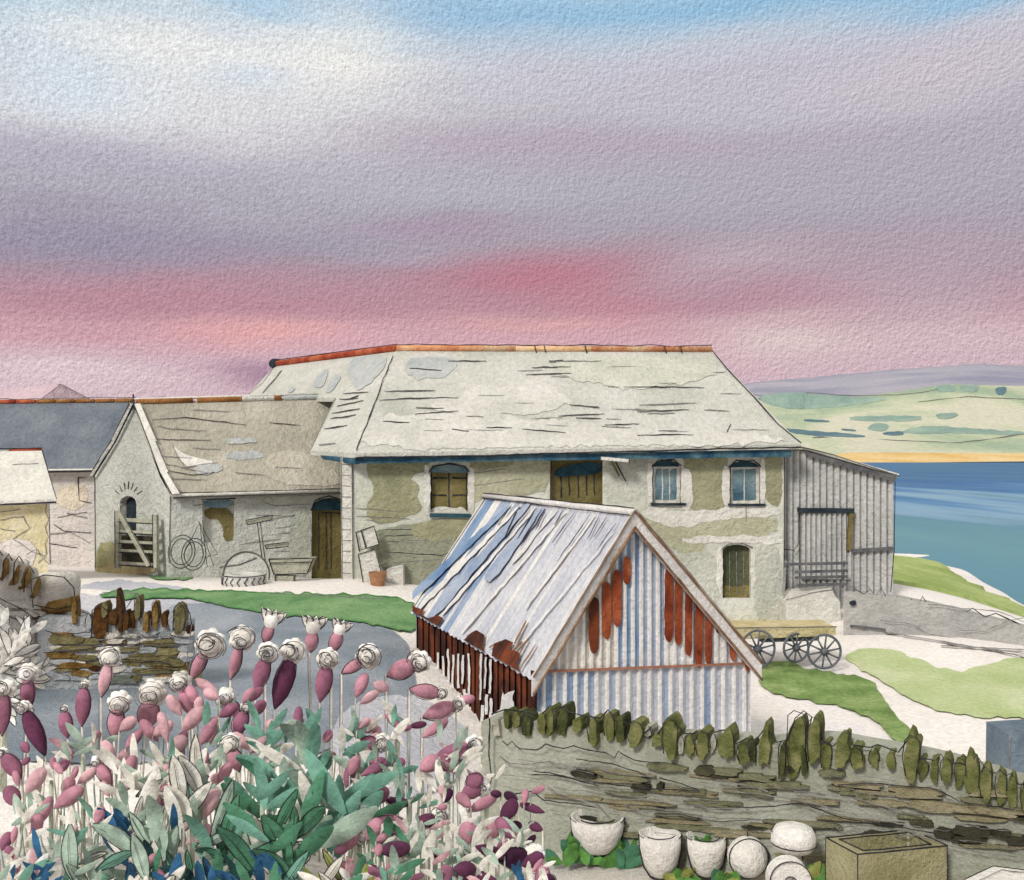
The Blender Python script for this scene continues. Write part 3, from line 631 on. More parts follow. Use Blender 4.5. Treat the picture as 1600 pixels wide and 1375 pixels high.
Ax = P(210, 629, 32.7); Ce = P(270, 772, 30.8); De = P(549, 765, 32.4); cr_ = plane(Ax, Ce, De); Rg = cr_(527, 620)
mb = MB(); mb.slab([Ax, Rg, cr_(528, 700), De, Ce, cr_(252, 735), cr_(232, 690)], th, thatch)
bk = [Ax, Rg, Rg + Vector((1, 3.2, -2.8)), Ll + Vector((-.1, .3, 2.9))]; mb.slab(bk, th, thatch)
for poly, m_ in [([(268, 692), (285, 708), (310, 716), (340, 722), (310, 728), (288, 730)], sl_w), ([(300, 728), (345, 722), (350, 738), (310, 742)], sl_g), ([(352, 684), (400, 684), (402, 692), (356, 694)], sl_g), ([(352, 706), (410, 704), (412, 716), (356, 720)], sl_g),
                 ([(410, 710), (470, 700), (530, 740), (540, 760), (420, 756)], mat('slates_pale_pink', (192, 186, 170), (206, 200, 186), (180, 175, 158), wash=.8, grain=G(32)))]:
    decal(mb, cr_, poly, m_, .015, wob=3 if m_ is not sl_w else 1, sm=1)
for pts in [[(245, 665), (270, 670), (322, 673)], [(240, 686), (330, 688)], [(238, 656), (290, 652), (385, 664)], [(246, 712), (300, 716)], [(248, 722), (330, 740)], [(258, 734), (300, 742), (336, 738)], [(262, 748), (322, 750)], [(366, 738), (414, 742)], [(430, 730), (470, 732)], [(300, 700), (346, 702)], [(420, 660), (470, 664)], [(300, 640), (360, 643)], [(268, 692), (288, 730), (340, 722)]]:
    stroke(mb, cr_, pts, 1.4, PENCIL if rs.random() < .5 else INK, .03, taper=True)
mb.build('roof', cot)
mb = MB()
def along(a, b, n=6): return [Vector(a).lerp(Vector(b), i / n) for i in range(n + 1)]
brown = mat('ridge_brown', (162, 112, 66), (182, 134, 88), (138, 88, 48), wash=1.2, grain=G(33))
for x0, x1, m_ in ((212, 302, brown), (308, 378, brown), (378, 428, sl_w), (428, 440, brown), (444, 524, sl_g)):
    mb.tube([cr_(x0, 628 - (x0 - 210) * .026, .03), cr_(x1, 628 - (x1 - 210) * .026, .03)], .085, m_, n=8)
mb.tube([cr_(208, 624, .0), cr_(526, 615, .0)], .05, sl_w, n=6); ink3(mb, [cr_(208, 622, .02), cr_(527, 617, .02)], 1.5, wob=2)
ink3(mb, [cr_(208, 616, .02), cr_(210, 640, .05)], 2.4); mb.lump(cr_(524, 616, .05), (.2, .2, .28), darkop)
mb.build('ridge_tiles', cot)
mb = MB()  # barge boards, gutter
cgo = [cg(209, 631, .12), cg(232, 690, .12), cg(250, 738, .12), cg(268, 772, .12)]
for a, b in zip(cgo, cgo[1:]): mb.slab([a, b, b + Vector((.25, 0, .02)), a + Vector((.2, 0, .02))], (-.03, .05, 0), sl_w)
cgl = [cg(208, 634, .12), cg(180, 690, .12), cg(160, 722, .12), cg(146, 745, .12)]
for a, b in zip(cgl, cgl[1:]): mb.slab([a, b, b + Vector((-.12, 0, .06)), a + Vector((-.1, 0, .1))], (-.03, .05, 0), sl_w)
ink3(mb, cgl, 4.0, darkop); ink3(mb, [v + Vector((-.12, 0, .08)) for v in cgl], 1.5); ink3(mb, cgo, 1.8); ink3(mb, [v + Vector((.26, -.02, .03)) for v in cgo], 1.2, PENCIL)
mb.build('bargeboard', cot)
mb = MB(); grey = mat('gutter_grey', (122, 122, 118), grain=G(31))
mb.tube([Ce + Vector((0, -.05, -.02)), De + Vector((0, -.05, 0))], .06, sl_w, n=8); mb.tube([Ce + Vector((0, .02, -.13)), De + Vector((0, .02, -.11))], .045, grey, n=6); ink3(mb, [Ce + Vector((0, -.1, .03)), De + Vector((0, -.1, .04))], 1.6)
mb.build('gutter', cot)
mb = MB(); prism(mb, cl, [(316, 850), (368, 850), (368, 778), (316, 778)], mat('boarded_blank', (206, 206, 196), grain=G(31)), -.27, -.2)
decal(mb, cl, [(319, 794), (366, 794), (366, 842), (350, 848), (346, 812), (322, 810)], wood_o, -.18, wob=2)
w = mb.build('window', cot, label='half boarded cottage window with blue head'); mb = MB(); decal(mb, cl, [(318, 780), (366, 780), (364, 793), (320, 794)], glass, .012, wob=1); stroke(mb, cl, [(317, 778), (317, 820)], 1.2, PENCIL, .02); stroke(mb, cl, [(316, 780), (368, 779)], 1.6, INK, .02); mb.build('lintel', w)
mb = MB(); prism(mb, cl, [(484, 908), (546, 908), (546, 776), (484, 776)], wood_o, -.27, -.2)
for x in (498, 510, 517): stroke(mb, cl, [(x, 800), (x, 890)], 1.4, INK, -.18)
w = mb.build('door', cot, label='olive plank door under a blue arch'); mb = MB(); decal(mb, cl, [(487, 797), (490, 786), (514, 778), (536, 785), (543, 797)], tealop, -.15, sm=0, wob=1); stroke(mb, cl, [(486, 798), (492, 782), (514, 775), (538, 782), (545, 797)], 2.2, INK, .02); stroke(mb, cl, [(504, 801), (534, 802)], 1.6, INK, -.16); mb.build('arch_head', w)
mb = MB(); prism(mb, cg, [(184, 882), (216, 882), (216, 772), (184, 772)], darkop, -.3, -.22); mb.build('doorway', cot, label='dark arched opening in the pointed gable')

# field gate leaning at the gable
gp = plane(P(180, 885, 31.6), P(243, 885, 31.0), P(180, 800, 31.8))
gt_ = thing('field_gate', 'weathered five-bar gate with long diagonal brace standing before the arched gable opening', 'gate', gp(212, 890))
gw = mat('gate_wood', (176, 176, 158), (192, 190, 172), (156, 156, 138), wash=2, grain=G(31)); dk = mat('gate_gap', (74, 70, 58), (96, 90, 70), (56, 54, 48), wash=2, grain=G(31))
for x, y0 in ((182, 798), (241, 804)):
    mb = MB(); bar(mb, gp, (x, y0), (x + 1, 888), 7, gw, 0, .1); ink3(mb, [gp(x - 3, y0, .11), gp(x - 2, 888, .11)], 1.3); ink3(mb, [gp(x + 4, y0, .11), gp(x + 4, 888, .11)], 1.1, PENCIL); mb.build('post', gt_)
for y, w_2 in ((812, 7), (830, 5), (846, 5), (860, 5), (880, 6)):
    mb = MB(); bar(mb, gp, (184, y), (240, y + 3), w_2, gw, .02, .08); ink3(mb, [gp(184, y + w_2 / 2, .09), gp(240, y + 3 + w_2 / 2, .09)], 2.2); mb.build('rail', gt_)
mb = MB(); bar(mb, gp, (184, 798), (232, 884), 7, gw, .09, .13); ink3(mb, [gp(187, 797, .14), gp(236, 884, .14)], 1.3); mb.build('brace', gt_)
mb = MB(); prism(mb, gp, [(186, 836), (236, 838), (238, 880), (186, 878)], dk, -.5, -.45); mb.build('gate_back_panel', label='dark panel upright behind the field gate', category='boards')  # plain dark panel seen through the gaps between the gate bars

# ================================================================= LEFT BUILDINGS
dslate = mat('dark_slates', (122, 130, 140), (136, 144, 152), (106, 114, 126), wash=.6, grain=G(37), bump=.9)
hs = thing('slate_roofed_house', 'white house with plain dark blue-grey slate roof, behind the pointed gable', 'house', P(60, 890, 37.3))
hw = mat('house_white', (226, 218, 212), (234, 228, 222), (212, 206, 202), wash=.7, grain=G(37))
mb = MB(); hp = plane(P(0, 800, 37.3), P(100, 800, 37.3), P(0, 700, 37.3)); wall(mb, hp, [(-160, 930), (200, 930), (200, 726), (-160, 726)], [], hw)
a, b = hp(-160, 930), hp(200, 930); zz = Vector((0, 0, hp(0, 726).z - a.z)); bb = Vector((0, 6, 0))
mb.face([a, a + bb, a + bb + zz, a + zz], hw); mb.face([b, b + bb, b + bb + zz, b + zz], hw); mb.face([a + bb, b + bb, b + bb + zz, a + bb + zz], hw)
for pts in [[(104, 802), (136, 810)], [(84, 820), (100, 830), (142, 833)], [(78, 834), (110, 832), (140, 848)], [(90, 808), (136, 800)], [(76, 850), (120, 856)], [(122, 745), (124, 782), (143, 786)], [(123, 747), (134, 746)]]: stroke(mb, hp, pts, 1.3, INK if rs.random() < .5 else PENCIL, .02)
ink3(mb, [hp(76, 780, .02), hp(78, 880, .02)], 1.4, PENCIL)
decal(mb, hp, [(86, 762), (128, 752), (140, 780), (120, 800), (90, 790)], mat('house_warm', (222, 210, 190), grain=G(37)), .01); mb.build('wall', hs)
mb = MB(); r0, r1, e0, e1 = P(-160, 632, 40.2), P(211, 628, 40.2), P(-170, 736, 36.9), P(196, 731, 36.9)
mb.slab([r0, r1, e1, e0], th, dslate); mb.slab([r0, r1, r1 + Vector((0, 3.3, -2.6)), r0 + Vector((0, 3.3, -2.6))], th, dslate); ink3(mb, [e0 + Vector((0, -.03, -.1)), e1 + Vector((0, -.03, -.1))], 2.4)
hpl = plane(r0, r1, e0); mb.slab([hpl(72, 731, .01), hpl(150, 729, .01), hpl(150, 734, .01), hpl(74, 735, .01)], (0, .05, -.03), sl_w); mb.build('roof', hs)
mb = MB(); n = 12
for i in range(n): mb.tube([r0.lerp(r1, (i + .04) / n) + Vector((0, 0, .06)), r0.lerp(r1, (i + .96) / n) + Vector((0, 0, .06))], .08, redt if i < 7 else brown, n=8)
ink3(mb, [r0 + Vector((0, 0, .16)), r1 + Vector((0, 0, .18))], 1.5, PENCIL, wob=2); mb.build('ridge_tiles', hs)

oh = thing('outhouse', 'small yellow-washed outhouse with white slate roof and a red ridge tile, at left edge', 'outhouse', P(0, 905, 28.8))
ow = mat('outhouse_yellow', (222, 212, 174), (232, 226, 200), (208, 196, 150), wash=.9, grain=G(29)); op = plane(P(0, 800, 28.8), P(70, 800, 28.8), P(0, 700, 28.8))
mb = MB(); wall(mb, op, [(-120, 930), (75, 930), (75, 780), (-120, 785)], [], ow); a, b = op(-120, 930), op(75, 930); zz = Vector((0, 0, 2.55)); bb = Vector((-1.65, 3.6, 0))
mb.face([a, a + bb, a + bb + zz, a + zz], ow); mb.face([b, b + bb, b + bb + zz, b + zz], hw); mb.face([a + bb, b + bb, b + bb + zz, a + bb + zz], ow)
decal(mb, op, [(10, 840), (60, 846), (50, 895), (0, 900), (-20, 870)], hw, .01)
for pts in [[(0, 800), (30, 796)], [(0, 812), (36, 808), (46, 826), (20, 842)], [(20, 842), (50, 862), (70, 868), (60, 880)], [(0, 826), (24, 830)], [(73, 786), (71, 800), (76, 812), (70, 824), (76, 838), (70, 852), (74, 864), (68, 874), (78, 882)], [(40, 866), (58, 858), (66, 870)]]: stroke(mb, op, pts, 1.3, PENCIL, .02, wob=2)
mb.build('wall', oh)
r0, r1, e0, e1 = P(-120, 708, 30.4), P(66, 704, 30.4), P(-130, 788, 28.5), P(88, 779, 28.5); opl = plane(r0, r1, e0)
mb = MB(); mb.slab([r0, r1, e1, e0], th, sl_w); mb.slab([r0, r1, r1 + Vector((-.9, 1.9, -1.5)), r0 + Vector((-.9, 1.9, -1.5))], th, sl_w)
for pts in [[(0, 750), (36, 746)], [(10, 738), (64, 733)], [(0, 762), (76, 757)], [(0, 768), (80, 766)], [(0, 774), (60, 770)], [(20, 726), (60, 724)]]: stroke(mb, opl, pts, 1.4, PENCIL, .02)
ink3(mb, [e0 + Vector((0, -.03, -.12)), e1 + Vector((0, -.03, -.1))], 3.2); ink3(mb, [r1, e1], 1.6); mb.build('roof', oh)
mb = MB(); mb.tube([P(-100, 707, 30.5), P(14, 706, 30.5)], .06, sl_w); mb.tube([P(16, 706, 30.5), P(64, 704, 30.5)], .08, redt, n=8); ink3(mb, [P(-100, 703, 30.45), P(66, 700, 30.45)], 1.6); mb.build('ridge_tiles', oh)

dist = mat('distant_roof', (206, 182, 190), (214, 190, 196), (198, 172, 182), wash=.4, grain=G(60))
fh = thing('distant_farmhouse', 'faint pink farmhouse roof drawn above the slate ridge at far left', 'farmhouse', P(90, 760, 60))
mb = MB(); a, b, c_, d_, e_ = P(64, 622, 60), P(95, 600, 58), P(140, 622, 60), P(60, 622, 66), P(-40, 612, 66)
mb.slab([P(95, 600, 58), P(-60, 616, 66), P(-80, 640, 63), P(60, 626, 57)], th, dist); mb.slab([P(95, 600, 58), P(60, 626, 57), P(142, 626, 59)], (0, .3, 0), dist)
ink3(mb, [P(-60, 615, 66), P(60, 608, 60), P(95, 599, 57.9), P(142, 625, 58.9)], 1.3, PENCIL, wob=2); ink3(mb, [P(95, 600, 57.8), P(62, 625, 56.9)], 1.3, PENCIL); mb.build('roof', fh)
mb = MB(); mb.slab([P(-60, 640, 63), P(60, 628, 57.3), P(60, 760, 57.3), P(-60, 760, 63)], (0, .3, 0), dist); mb.slab([P(60, 627, 57.3), P(140, 627, 59.1), P(140, 760, 59.1), P(60, 760, 57.3)], (0, .3, 0), dist); mb.build('wall', fh)

# ================================================================= LEAN-TO
lt = thing('lean_to_shed', 'grey corrugated iron lean-to with sloping roof at right end of the barn', 'shed', P(1310, 930, 30.4))
tin = mat('tin_grey', (200, 200, 196), (210, 209, 205), (186, 187, 184), wash=.8, grain=G(30)); tind = mat('tin_groove', (158, 158, 157), (168, 168, 166), (144, 144, 145), wash=1, grain=G(30))
tp = plane(P(1230, 900, 30.4), P(1395, 900, 30.4), P(1230, 700, 30.4))
def corr(mb, pr, x0, x1, yt, yb, per, ma, mbk, amp=.03, frac=.35):
    """corrugated sheet between px x0..x1; yt,yb functions of x; ribs stand out by amp"""
    x = x0; i = 0
    while x < x1 - .1:
        xe = min(x1, x + per); k = x + (xe - x) * frac
        for (xa, xb, oa, ob, mm) in ((x, (x + k) / 2, amp, -amp, mbk), ((x + k) / 2, k, -amp, -amp * .6, mbk), (k, (k + xe) / 2, -amp * .6, amp, ma), ((k + xe) / 2, xe, amp, amp, ma)):
            m1 = mm(i) if callable(mm) else mm
            mb.face([pr(xa, yt(xa), oa), pr(xb, yt(xb), ob), pr(xb, yb(xb), ob), pr(xa, yb(xa), oa)], m1)
        x = xe; i += 1
top = lambda x: 704 + max(0, x - 1250) * .29
mb = MB(); corr(mb, tp, 1217, 1396, top, lambda x: 962, 10.5, tin, tind, frac=.3)
a, b = tp(1396, 962), tp(1396, 746); bb = Vector((0, 6, 0)); mb.face([a, a + bb, b + bb, b], tin); ink3(mb, [tp(1399, 742, .04), tp(1397, 860, .04), tp(1392, 925, .04)], 1.6)
mb.build('wall', lt)
mb = MB(); r0 = tp(1240, 700, .1); r1 = tp(1402, 745, .1)
mb.slab([tp(1226, 700, .15), tp(1262, 703, .15), tp(1405, 744, .15), tp(1405, 744, .15) + bb, tp(1226, 700, .15) + bb], (0, 0, .07), sl_w)
gd = mat('flashing_dark', (104, 104, 106), (120, 120, 120), (88, 88, 92), wash=2, grain=G(30)); mb.slab([tp(1256, 704, .16), tp(1402, 745, .16), tp(1399, 753, .16), tp(1262, 712, .16)], (0, .04, 0), gd); ink3(mb, [tp(1250, 698, .2), tp(1300, 710, .2), tp(1406, 744, .2)], 1.8); mb.build('roof', lt)
mb = MB(); corr(mb, plane(P(1230, 900, 30.3), P(1395, 900, 30.3), P(1230, 700, 30.3)), 1250, 1330, lambda x: 802, lambda x: 905, 8, tin, tind, frac=.4)
dd = mb.build('door', lt, label='sliding corrugated door')
mb = MB(); bar(mb, tp, (1247, 797), (1335, 798), 7, darkop, .1, .2); bar(mb, tp, (1325, 861), (1396, 857), 5, gd, .03, .12); mb.build('lintel', dd)
mb = MB(); bar(mb, tp, (1331, 800), (1327, 860), 7, wood_o, .05, .18); ink3(mb, [tp(1248, 790, .2), tp(1247, 850, .2), tp(1240, 860, .2), tp(1222, 858, .2)], 1.5); mb.build('jamb', dd)
rp_ = plane(P(1230, 900, 29.6), P(1330, 900, 29.6), P(1230, 800, 29.6))
hr = thing('cattle_hurdle', 'dark barred hurdle leaning against the grey lean-to below its door', 'hurdle', rp_(1275, 930))
for y, xa in ((882, 1225), (894, 1243), (903, 1243), (915, 1248)):
    mb = MB(); bar(mb, rp_, (xa, y), (1325, y - 2), 4.2, gd, 0, .07); mb.build('rail', hr)
for x in (1228, 1320): mb = MB(); bar(mb, rp_, (x, 876), (x - 4, 932), 3, tind, -.05, .0); mb.build('post', hr)
pb = plane(P(1230, 950, 29.3), P(1330, 950, 29.3), P(1230, 900, 29.3))
mb = MB(); prism(mb, pb, dens([(1228, 938), (1240, 928), (1300, 920), (1312, 940), (1316, 985), (1228, 985)], 8, wob=3), pwh, -.9, 0)
ink3(mb, [pb(1228, 937, .02), pb(1270, 926, .02), pb(1302, 921, .02)], 1.2, PENCIL); mb.build('loading_block', label='white-washed loading block at foot of lean-to beside barn corner', category='block')

# ================================================================= STONE WALLS
def stone_wall(name, label, A, B, hz, th_, base, mats_body, mats_stone, course=None, seed=1, cope=None, n_stone=60, stone=(.5, .1), cat='wall', top_ragged=.05):
    """A,B ground-line ends (x,y); hz(t) top z; base(t) bottom z"""
    t_ = thing(name, label, cat, ((A[0] + B[0]) / 2, (A[1] + B[1]) / 2, base(.5)))
    a = Vector((A[0], A[1], 0)); b = Vector((B[0], B[1], 0)); u = (b - a).normalized(); nrm = Vector((u.y, -u.x, 0))
    if nrm.y > 0: nrm = -nrm
    Ln = (b - a).length; k = max(8, int(Ln / .15)); mb = MB(); r = random.Random(seed)
    rows = 6; vs = []
    for i in range(k + 1):
        t = i / k; p = a.lerp(b, t); zt_ = hz(t) + top_ragged * noise.noise(Vector((t * Ln * 3, seed, 0))); z0 = base(t)
        for j in range(rows + 1):
            z = z0 + (zt_ - z0) * j / rows; o = th_ / 2 * (1.15 - .2 * j / rows) + .03 * noise.noise(Vector((t * Ln * 2.5, j * 1.3, seed)))
            vs.append(p + nrm * o + Vector((0, 0, z)))
        for j in range(rows, -1, -1):
            z = z0 + (zt_ - z0) * j / rows; vs.append(p - nrm * (th_ / 2) * (1.15 - .2 * j / rows) + Vector((0, 0, z)))
    m_ = 2 * (rows + 1); fs = [(i * m_ + j, (i + 1) * m_ + j, (i + 1) * m_ + j + 1, i * m_ + j + 1) for i in range(k) for j in range(m_ - 1)]
    fs += [tuple(range(m_)), tuple(k * m_ + j for j in range(m_ - 1, -1, -1))]
    mb.mesh(vs, fs, mats_body, False); body = mb.build('body', t_)
    M = Matrix((u, nrm, Vector((0, 0, 1)))).transposed()
    return t_, a, b, u, nrm, Ln, M, r

# --- foreground wall
wb = mat('fore_wall_body', (164, 166, 152), (178, 179, 167), (146, 148, 131), wash=1.2, grain=G(11), bump=.6, sharp=.2)
ws1 = mat('fore_stone_olive', (120, 120, 94), (136, 134, 108), (102, 102, 80), wash=3, grain=G(11))
ws2 = mat('fore_stone_brown', (146, 138, 110), (158, 150, 124), (128, 122, 96), wash=3, grain=G(11))
ws3 = mat('fore_stone_dark', (66, 64, 50), (84, 82, 62), (50, 50, 42), wash=3, grain=G(11))
wc1 = mat('cope_olive', (110, 114, 68), (136, 134, 92), (80, 86, 46), wash=6, grain=G(11), sharp=.2)
wc2 = mat('cope_dark', (74, 80, 46), (98, 102, 64), (54, 60, 34), wash=6, grain=G(11), sharp=.2)
wc3 = mat('cope_pale', (176, 174, 160), (190, 188, 174), (160, 158, 144), wash=4, grain=G(11))
FA, FB = (-.235, 11.6), (6.4, 8.15)
def f_at(px):   # wall line parameter seen at picture x
    k = (px - 800) / F; dx, dy = FB[0] - FA[0], FB[1] - FA[1]; return (k * FA[1] - FA[0]) / (dx - k * dy)
def ftop(px): return interp([(760, 1128), (830, 1124), (900, 1136), (1000, 1152), (1100, 1158), (1200, 1165), (1300, 1160), (1400, 1176), (1500, 1196), (1600, 1228), (1900, 1290)], px)
def fz(t):
    x = FA[0] + (FB[0] - FA[0]) * t; y = FA[1] + (FB[1] - FA[1]) * t - .22; return H + (HY - ftop(800 + F * x / y)) / F * y
t_, a, b, u, nrm, Ln, M, r = stone_wall('foreground_wall', 'long drystone wall with upright olive coping stones crossing in front of the tin shed', FA, FB, fz, .5, lambda t: H - 5.4, wb, None, seed=4)
fpl = plane(Vector((FA[0], FA[1], 0)) + nrm * .27, Vector((FB[0], FB[1], 0)) + nrm * .27, Vector((FA[0], FA[1], 3)) + nrm * .27)
# coping stones: px centre, width, top, bottom, tone
cope = [(775, 14, 1126, 1150, 0), (791, 10, 1113, 1140, 2), (806, 13, 1112, 1138, 1), (822, 14, 1115, 1151, 2), (846, 14, 1116, 1149, 1), (859, 12, 1108, 1146, 1), (878, 18, 1106, 1148, 2), (902, 16, 1120, 1146, 1), (925, 15, 1120, 1164, 1),
        (951, 18, 1112, 1156, 1), (968, 16, 1124, 1159, 2), (992, 24, 1128, 1166, 1), (1012, 12, 1134, 1150, 3), (1026, 15, 1146, 1168, 1), (1046, 24, 1124, 1184, 1), (1064, 10, 1150, 1176, 3), (1077, 14, 1152, 1180, 1), (1096, 20, 1142, 1188, 1), (1114, 10, 1147, 1176, 3), (1135, 24, 1140, 1188, 1), (1161, 20, 1160, 1194, 1), (1176, 10, 1160, 1190, 2), (1194, 18, 1138, 1197, 1),
        (1222, 12, 1160, 1218, 2), (1244, 30, 1112, 1212, 1), (1256, 10, 1170, 1216, 2), (1272, 22, 1122, 1196, 1), (1291, 18, 1158, 1206, 1), (1316, 24, 1145, 1206, 1), (1338, 20, 1168, 1202, 1), (1366, 16, 1170, 1200, 1), (1391, 14, 1176, 1202, 1),
        (1424, 26, 1150, 1218, 1), (1442, 16, 1186, 1216, 1), (1459, 14, 1186, 1220, 1), (1478, 18, 1184, 1226, 1), (1500, 18, 1186, 1228, 1), (1518, 24, 1180, 1240, 1), (1540, 20, 1200, 1250, 1), (1564, 18, 1206, 1256, 1), (1582, 18, 1216, 1264, 1), (1604, 20, 1222, 1270, 1), (1630, 22, 1230, 1280, 1), (1656, 22, 1236, 1284, 2)]
for i, (cx_, w, y0, y1, k) in enumerate(cope):
    top_, bot = fpl(cx_, y0, -.04), fpl(cx_, y1, -.04); hgt = (top_.z - bot.z); ww = w * top_.y / F
    mm_ = (wc3, wc1, wc2, wc3)[k]; mb = MB()
    chip(mb, fpl, cx_, (y0 + y1) / 2, w * .92, y1 - y0, mm_, -.2, .02 + (i % 3) * .025, seed=i, tilt=r.uniform(-.1, .1), n=20, jag=.24, point=.5)
    if k != 0 and i % 3 != 1:
        yy = fpl(cx_, (y0 + y1) / 2, .09)
        c = [fpl(cx_ + dx * w, yq, .1) for dx, yq in ((-.36, y1 - 6), (-.53, (y0 + y1) / 2), (-.42, y0 + 6), (-.1, y0 - 2), (.3, y0 + 2), (.52, y0 + 10), (.5, (y0 + y1) / 2 + 5))]
        ink3(mb, c, 1.8, wob=1.5)
    mb.build('coping_stone', t_)
mb = MB(); cr2 = random.Random(11)
for i in range(46):      # stones of the face, lying in falling courses
    px = cr2.uniform(890, 1640); f0 = (px - 765) / 835
    py = ftop(px) + 48 + cr2.random() ** .8 * (1330 + f0 * 40 - ftop(px) - 60)
    if 1275 < px < 1500 and py > 1305: continue
    w = cr2.uniform(30, 110); h = cr2.uniform(6, 13); p = fpl(px, py, .0); sl = .14
    mm_ = cr2.choice([ws1, ws1, ws2, ws2, ws2, ws3 if py > 1260 or cr2.random() < .3 else ws1])
    if mm_ is ws3: w *= .5
    chip(mb, fpl, px, py, w, h * .75, mm_, -.05, .012 + (i % 5) * .006, seed=i, tilt=.07, n=22, jag=.3)
for px, py, w, h in [(910, 1210, 36, 12), (1100, 1205, 32, 14), (1000, 1231, 30, 9), (1030, 1229, 10, 10), (1230, 1203, 20, 8), (1440, 1286, 36, 10), (1475, 1303, 32, 14), (1520, 1300, 66, 14), (1565, 1304, 30, 12), (1510, 1312, 50, 10), (1590, 1312, 40, 12)]:
    chip(mb, fpl, px, py, w, h, ws3, -.05, .046, seed=px, tilt=.08, n=22, jag=.22)
for px, py, w, h, mm_ in [(965, 1214, 76, 10, ws1), (1045, 1200, 62, 9, ws1), (1130, 1206, 50, 11, ws1), (1180, 1216, 60, 10, ws1), (1080, 1238, 44, 9, ws1), (1110, 1256, 70, 8, ws1), (1060, 1276, 60, 7, ws1), (1180, 1240, 60, 10, ws1), (1230, 1228, 60, 9, ws1), (1300, 1210, 40, 9, ws1), (1340, 1228, 70, 9, ws2), (1430, 1240, 90, 14, ws2), (1470, 1262, 110, 14, ws2), (1560, 1268, 80, 14, ws2), (1380, 1256, 60, 10, ws2), (1540, 1240, 60, 10, ws2)]:
    chip(mb, fpl, px, py, w, h, mm_, -.05, .04, seed=px, tilt=.08, n=22, jag=.3)
for pts in [[(785, 1158), (792, 1165), (800, 1158), (812, 1170), (840, 1172), (852, 1163), (880, 1170), (896, 1166), (920, 1172), (945, 1176), (960, 1184), (966, 1174), (990, 1188), (1030, 1192)], [(780, 1182), (800, 1194), (830, 1194), (858, 1190), (890, 1200), (930, 1200), (970, 1210), (1025, 1212)], [(830, 1210), (870, 1212), (910, 1220), (960, 1226), (1010, 1232), (1092, 1236)], [(910, 1230), (950, 1238), (1000, 1246), (1020, 1242), (1040, 1254), (1100, 1262), (1170, 1264)],
            [(975, 1256), (1000, 1268), (1060, 1270), (1100, 1278), (1190, 1280)], [(1030, 1215), (1060, 1222), (1090, 1234)], [(1120, 1232), (1180, 1240), (1260, 1252), (1300, 1264), (1360, 1280), (1440, 1292)], [(1150, 1262), (1210, 1260), (1250, 1254), (1320, 1280), (1400, 1290), (1460, 1302)], [(1310, 1226), (1360, 1224), (1460, 1232), (1500, 1252), (1600, 1268)], [(1240, 1236), (1330, 1246), (1440, 1276)],
            [(1060, 1276), (1120, 1284), (1200, 1280)], [(1300, 1290), (1312, 1296), (1330, 1290), (1350, 1302), (1376, 1306), (1400, 1308), (1440, 1304)], [(1460, 1312), (1500, 1326), (1560, 1336), (1600, 1340)], [(900, 1186), (950, 1192), (1010, 1210)], [(1120, 1218), (1160, 1226), (1200, 1236)], [(800, 1240), (830, 1236), (850, 1250), (900, 1256), (930, 1262)], [(835, 1205), (880, 1212), (935, 1228)], [(850, 1225), (870, 1240), (935, 1258), (950, 1275)]]:
    stroke(mb, fpl, pts, 1.9 if rs.random() < .7 else 1.3, INK if rs.random() < .65 else PENCIL, .07, wob=2)
for i in range(40):
    px = cr2.uniform(780, 1560); py = cr2.uniform(ftop(px) + 45, min(1330, ftop(px) + 150)); w = cr2.uniform(25, 90); stroke(mb, fpl, [(px, py), (px + w * .5, py + w * .08 + cr2.uniform(-3, 3)), (px + w, py + w * .12)], 1.1, PENCIL, .06, wob=3)
stroke(mb, fpl, [(765, 1122), (764, 1180), (768, 1215), (765, 1235)], 2.6, INK, .07)
mb.build('stone_courses', t_)
# a drawn line running over the coping tops
pts = [(768, 1116), (790, 1108), (820, 1112), (842, 1118), (852, 1110), (859, 1102), (868, 1112), (882, 1102), (888, 1112), (905, 1117), (922, 1120), (938, 1122), (950, 1108), (960, 1128), (980, 1130), (1006, 1146), (1018, 1136), (1024, 1150), (1040, 1130), (1050, 1124), (1070, 1146), (1096, 1146), (1116, 1144), (1128, 1140), (1142, 1140), (1150, 1162), (1166, 1154), (1182, 1156), (1196, 1136), (1214, 1160), (1230, 1156), (1242, 1122), (1256, 1110), (1268, 1120), (1264, 1150), (1272, 1122), (1284, 1150), (1286, 1158), (1302, 1166), (1326, 1142), (1332, 1164), (1360, 1168), (1372, 1164), (1404, 1176), (1418, 1156), (1430, 1152), (1438, 1184), (1462, 1188), (1470, 1178), (1480, 1192), (1500, 1192), (1512, 1196), (1526, 1180), (1540, 1200), (1556, 1208), (1562, 1202), (1572, 1212), (1580, 1208), (1592, 1226), (1606, 1224)]
mb = MB(); ink3(mb, [fpl(x, y, .03) for x, y in pts], 2.4, wob=1); mb.build('coping_edge', t_)

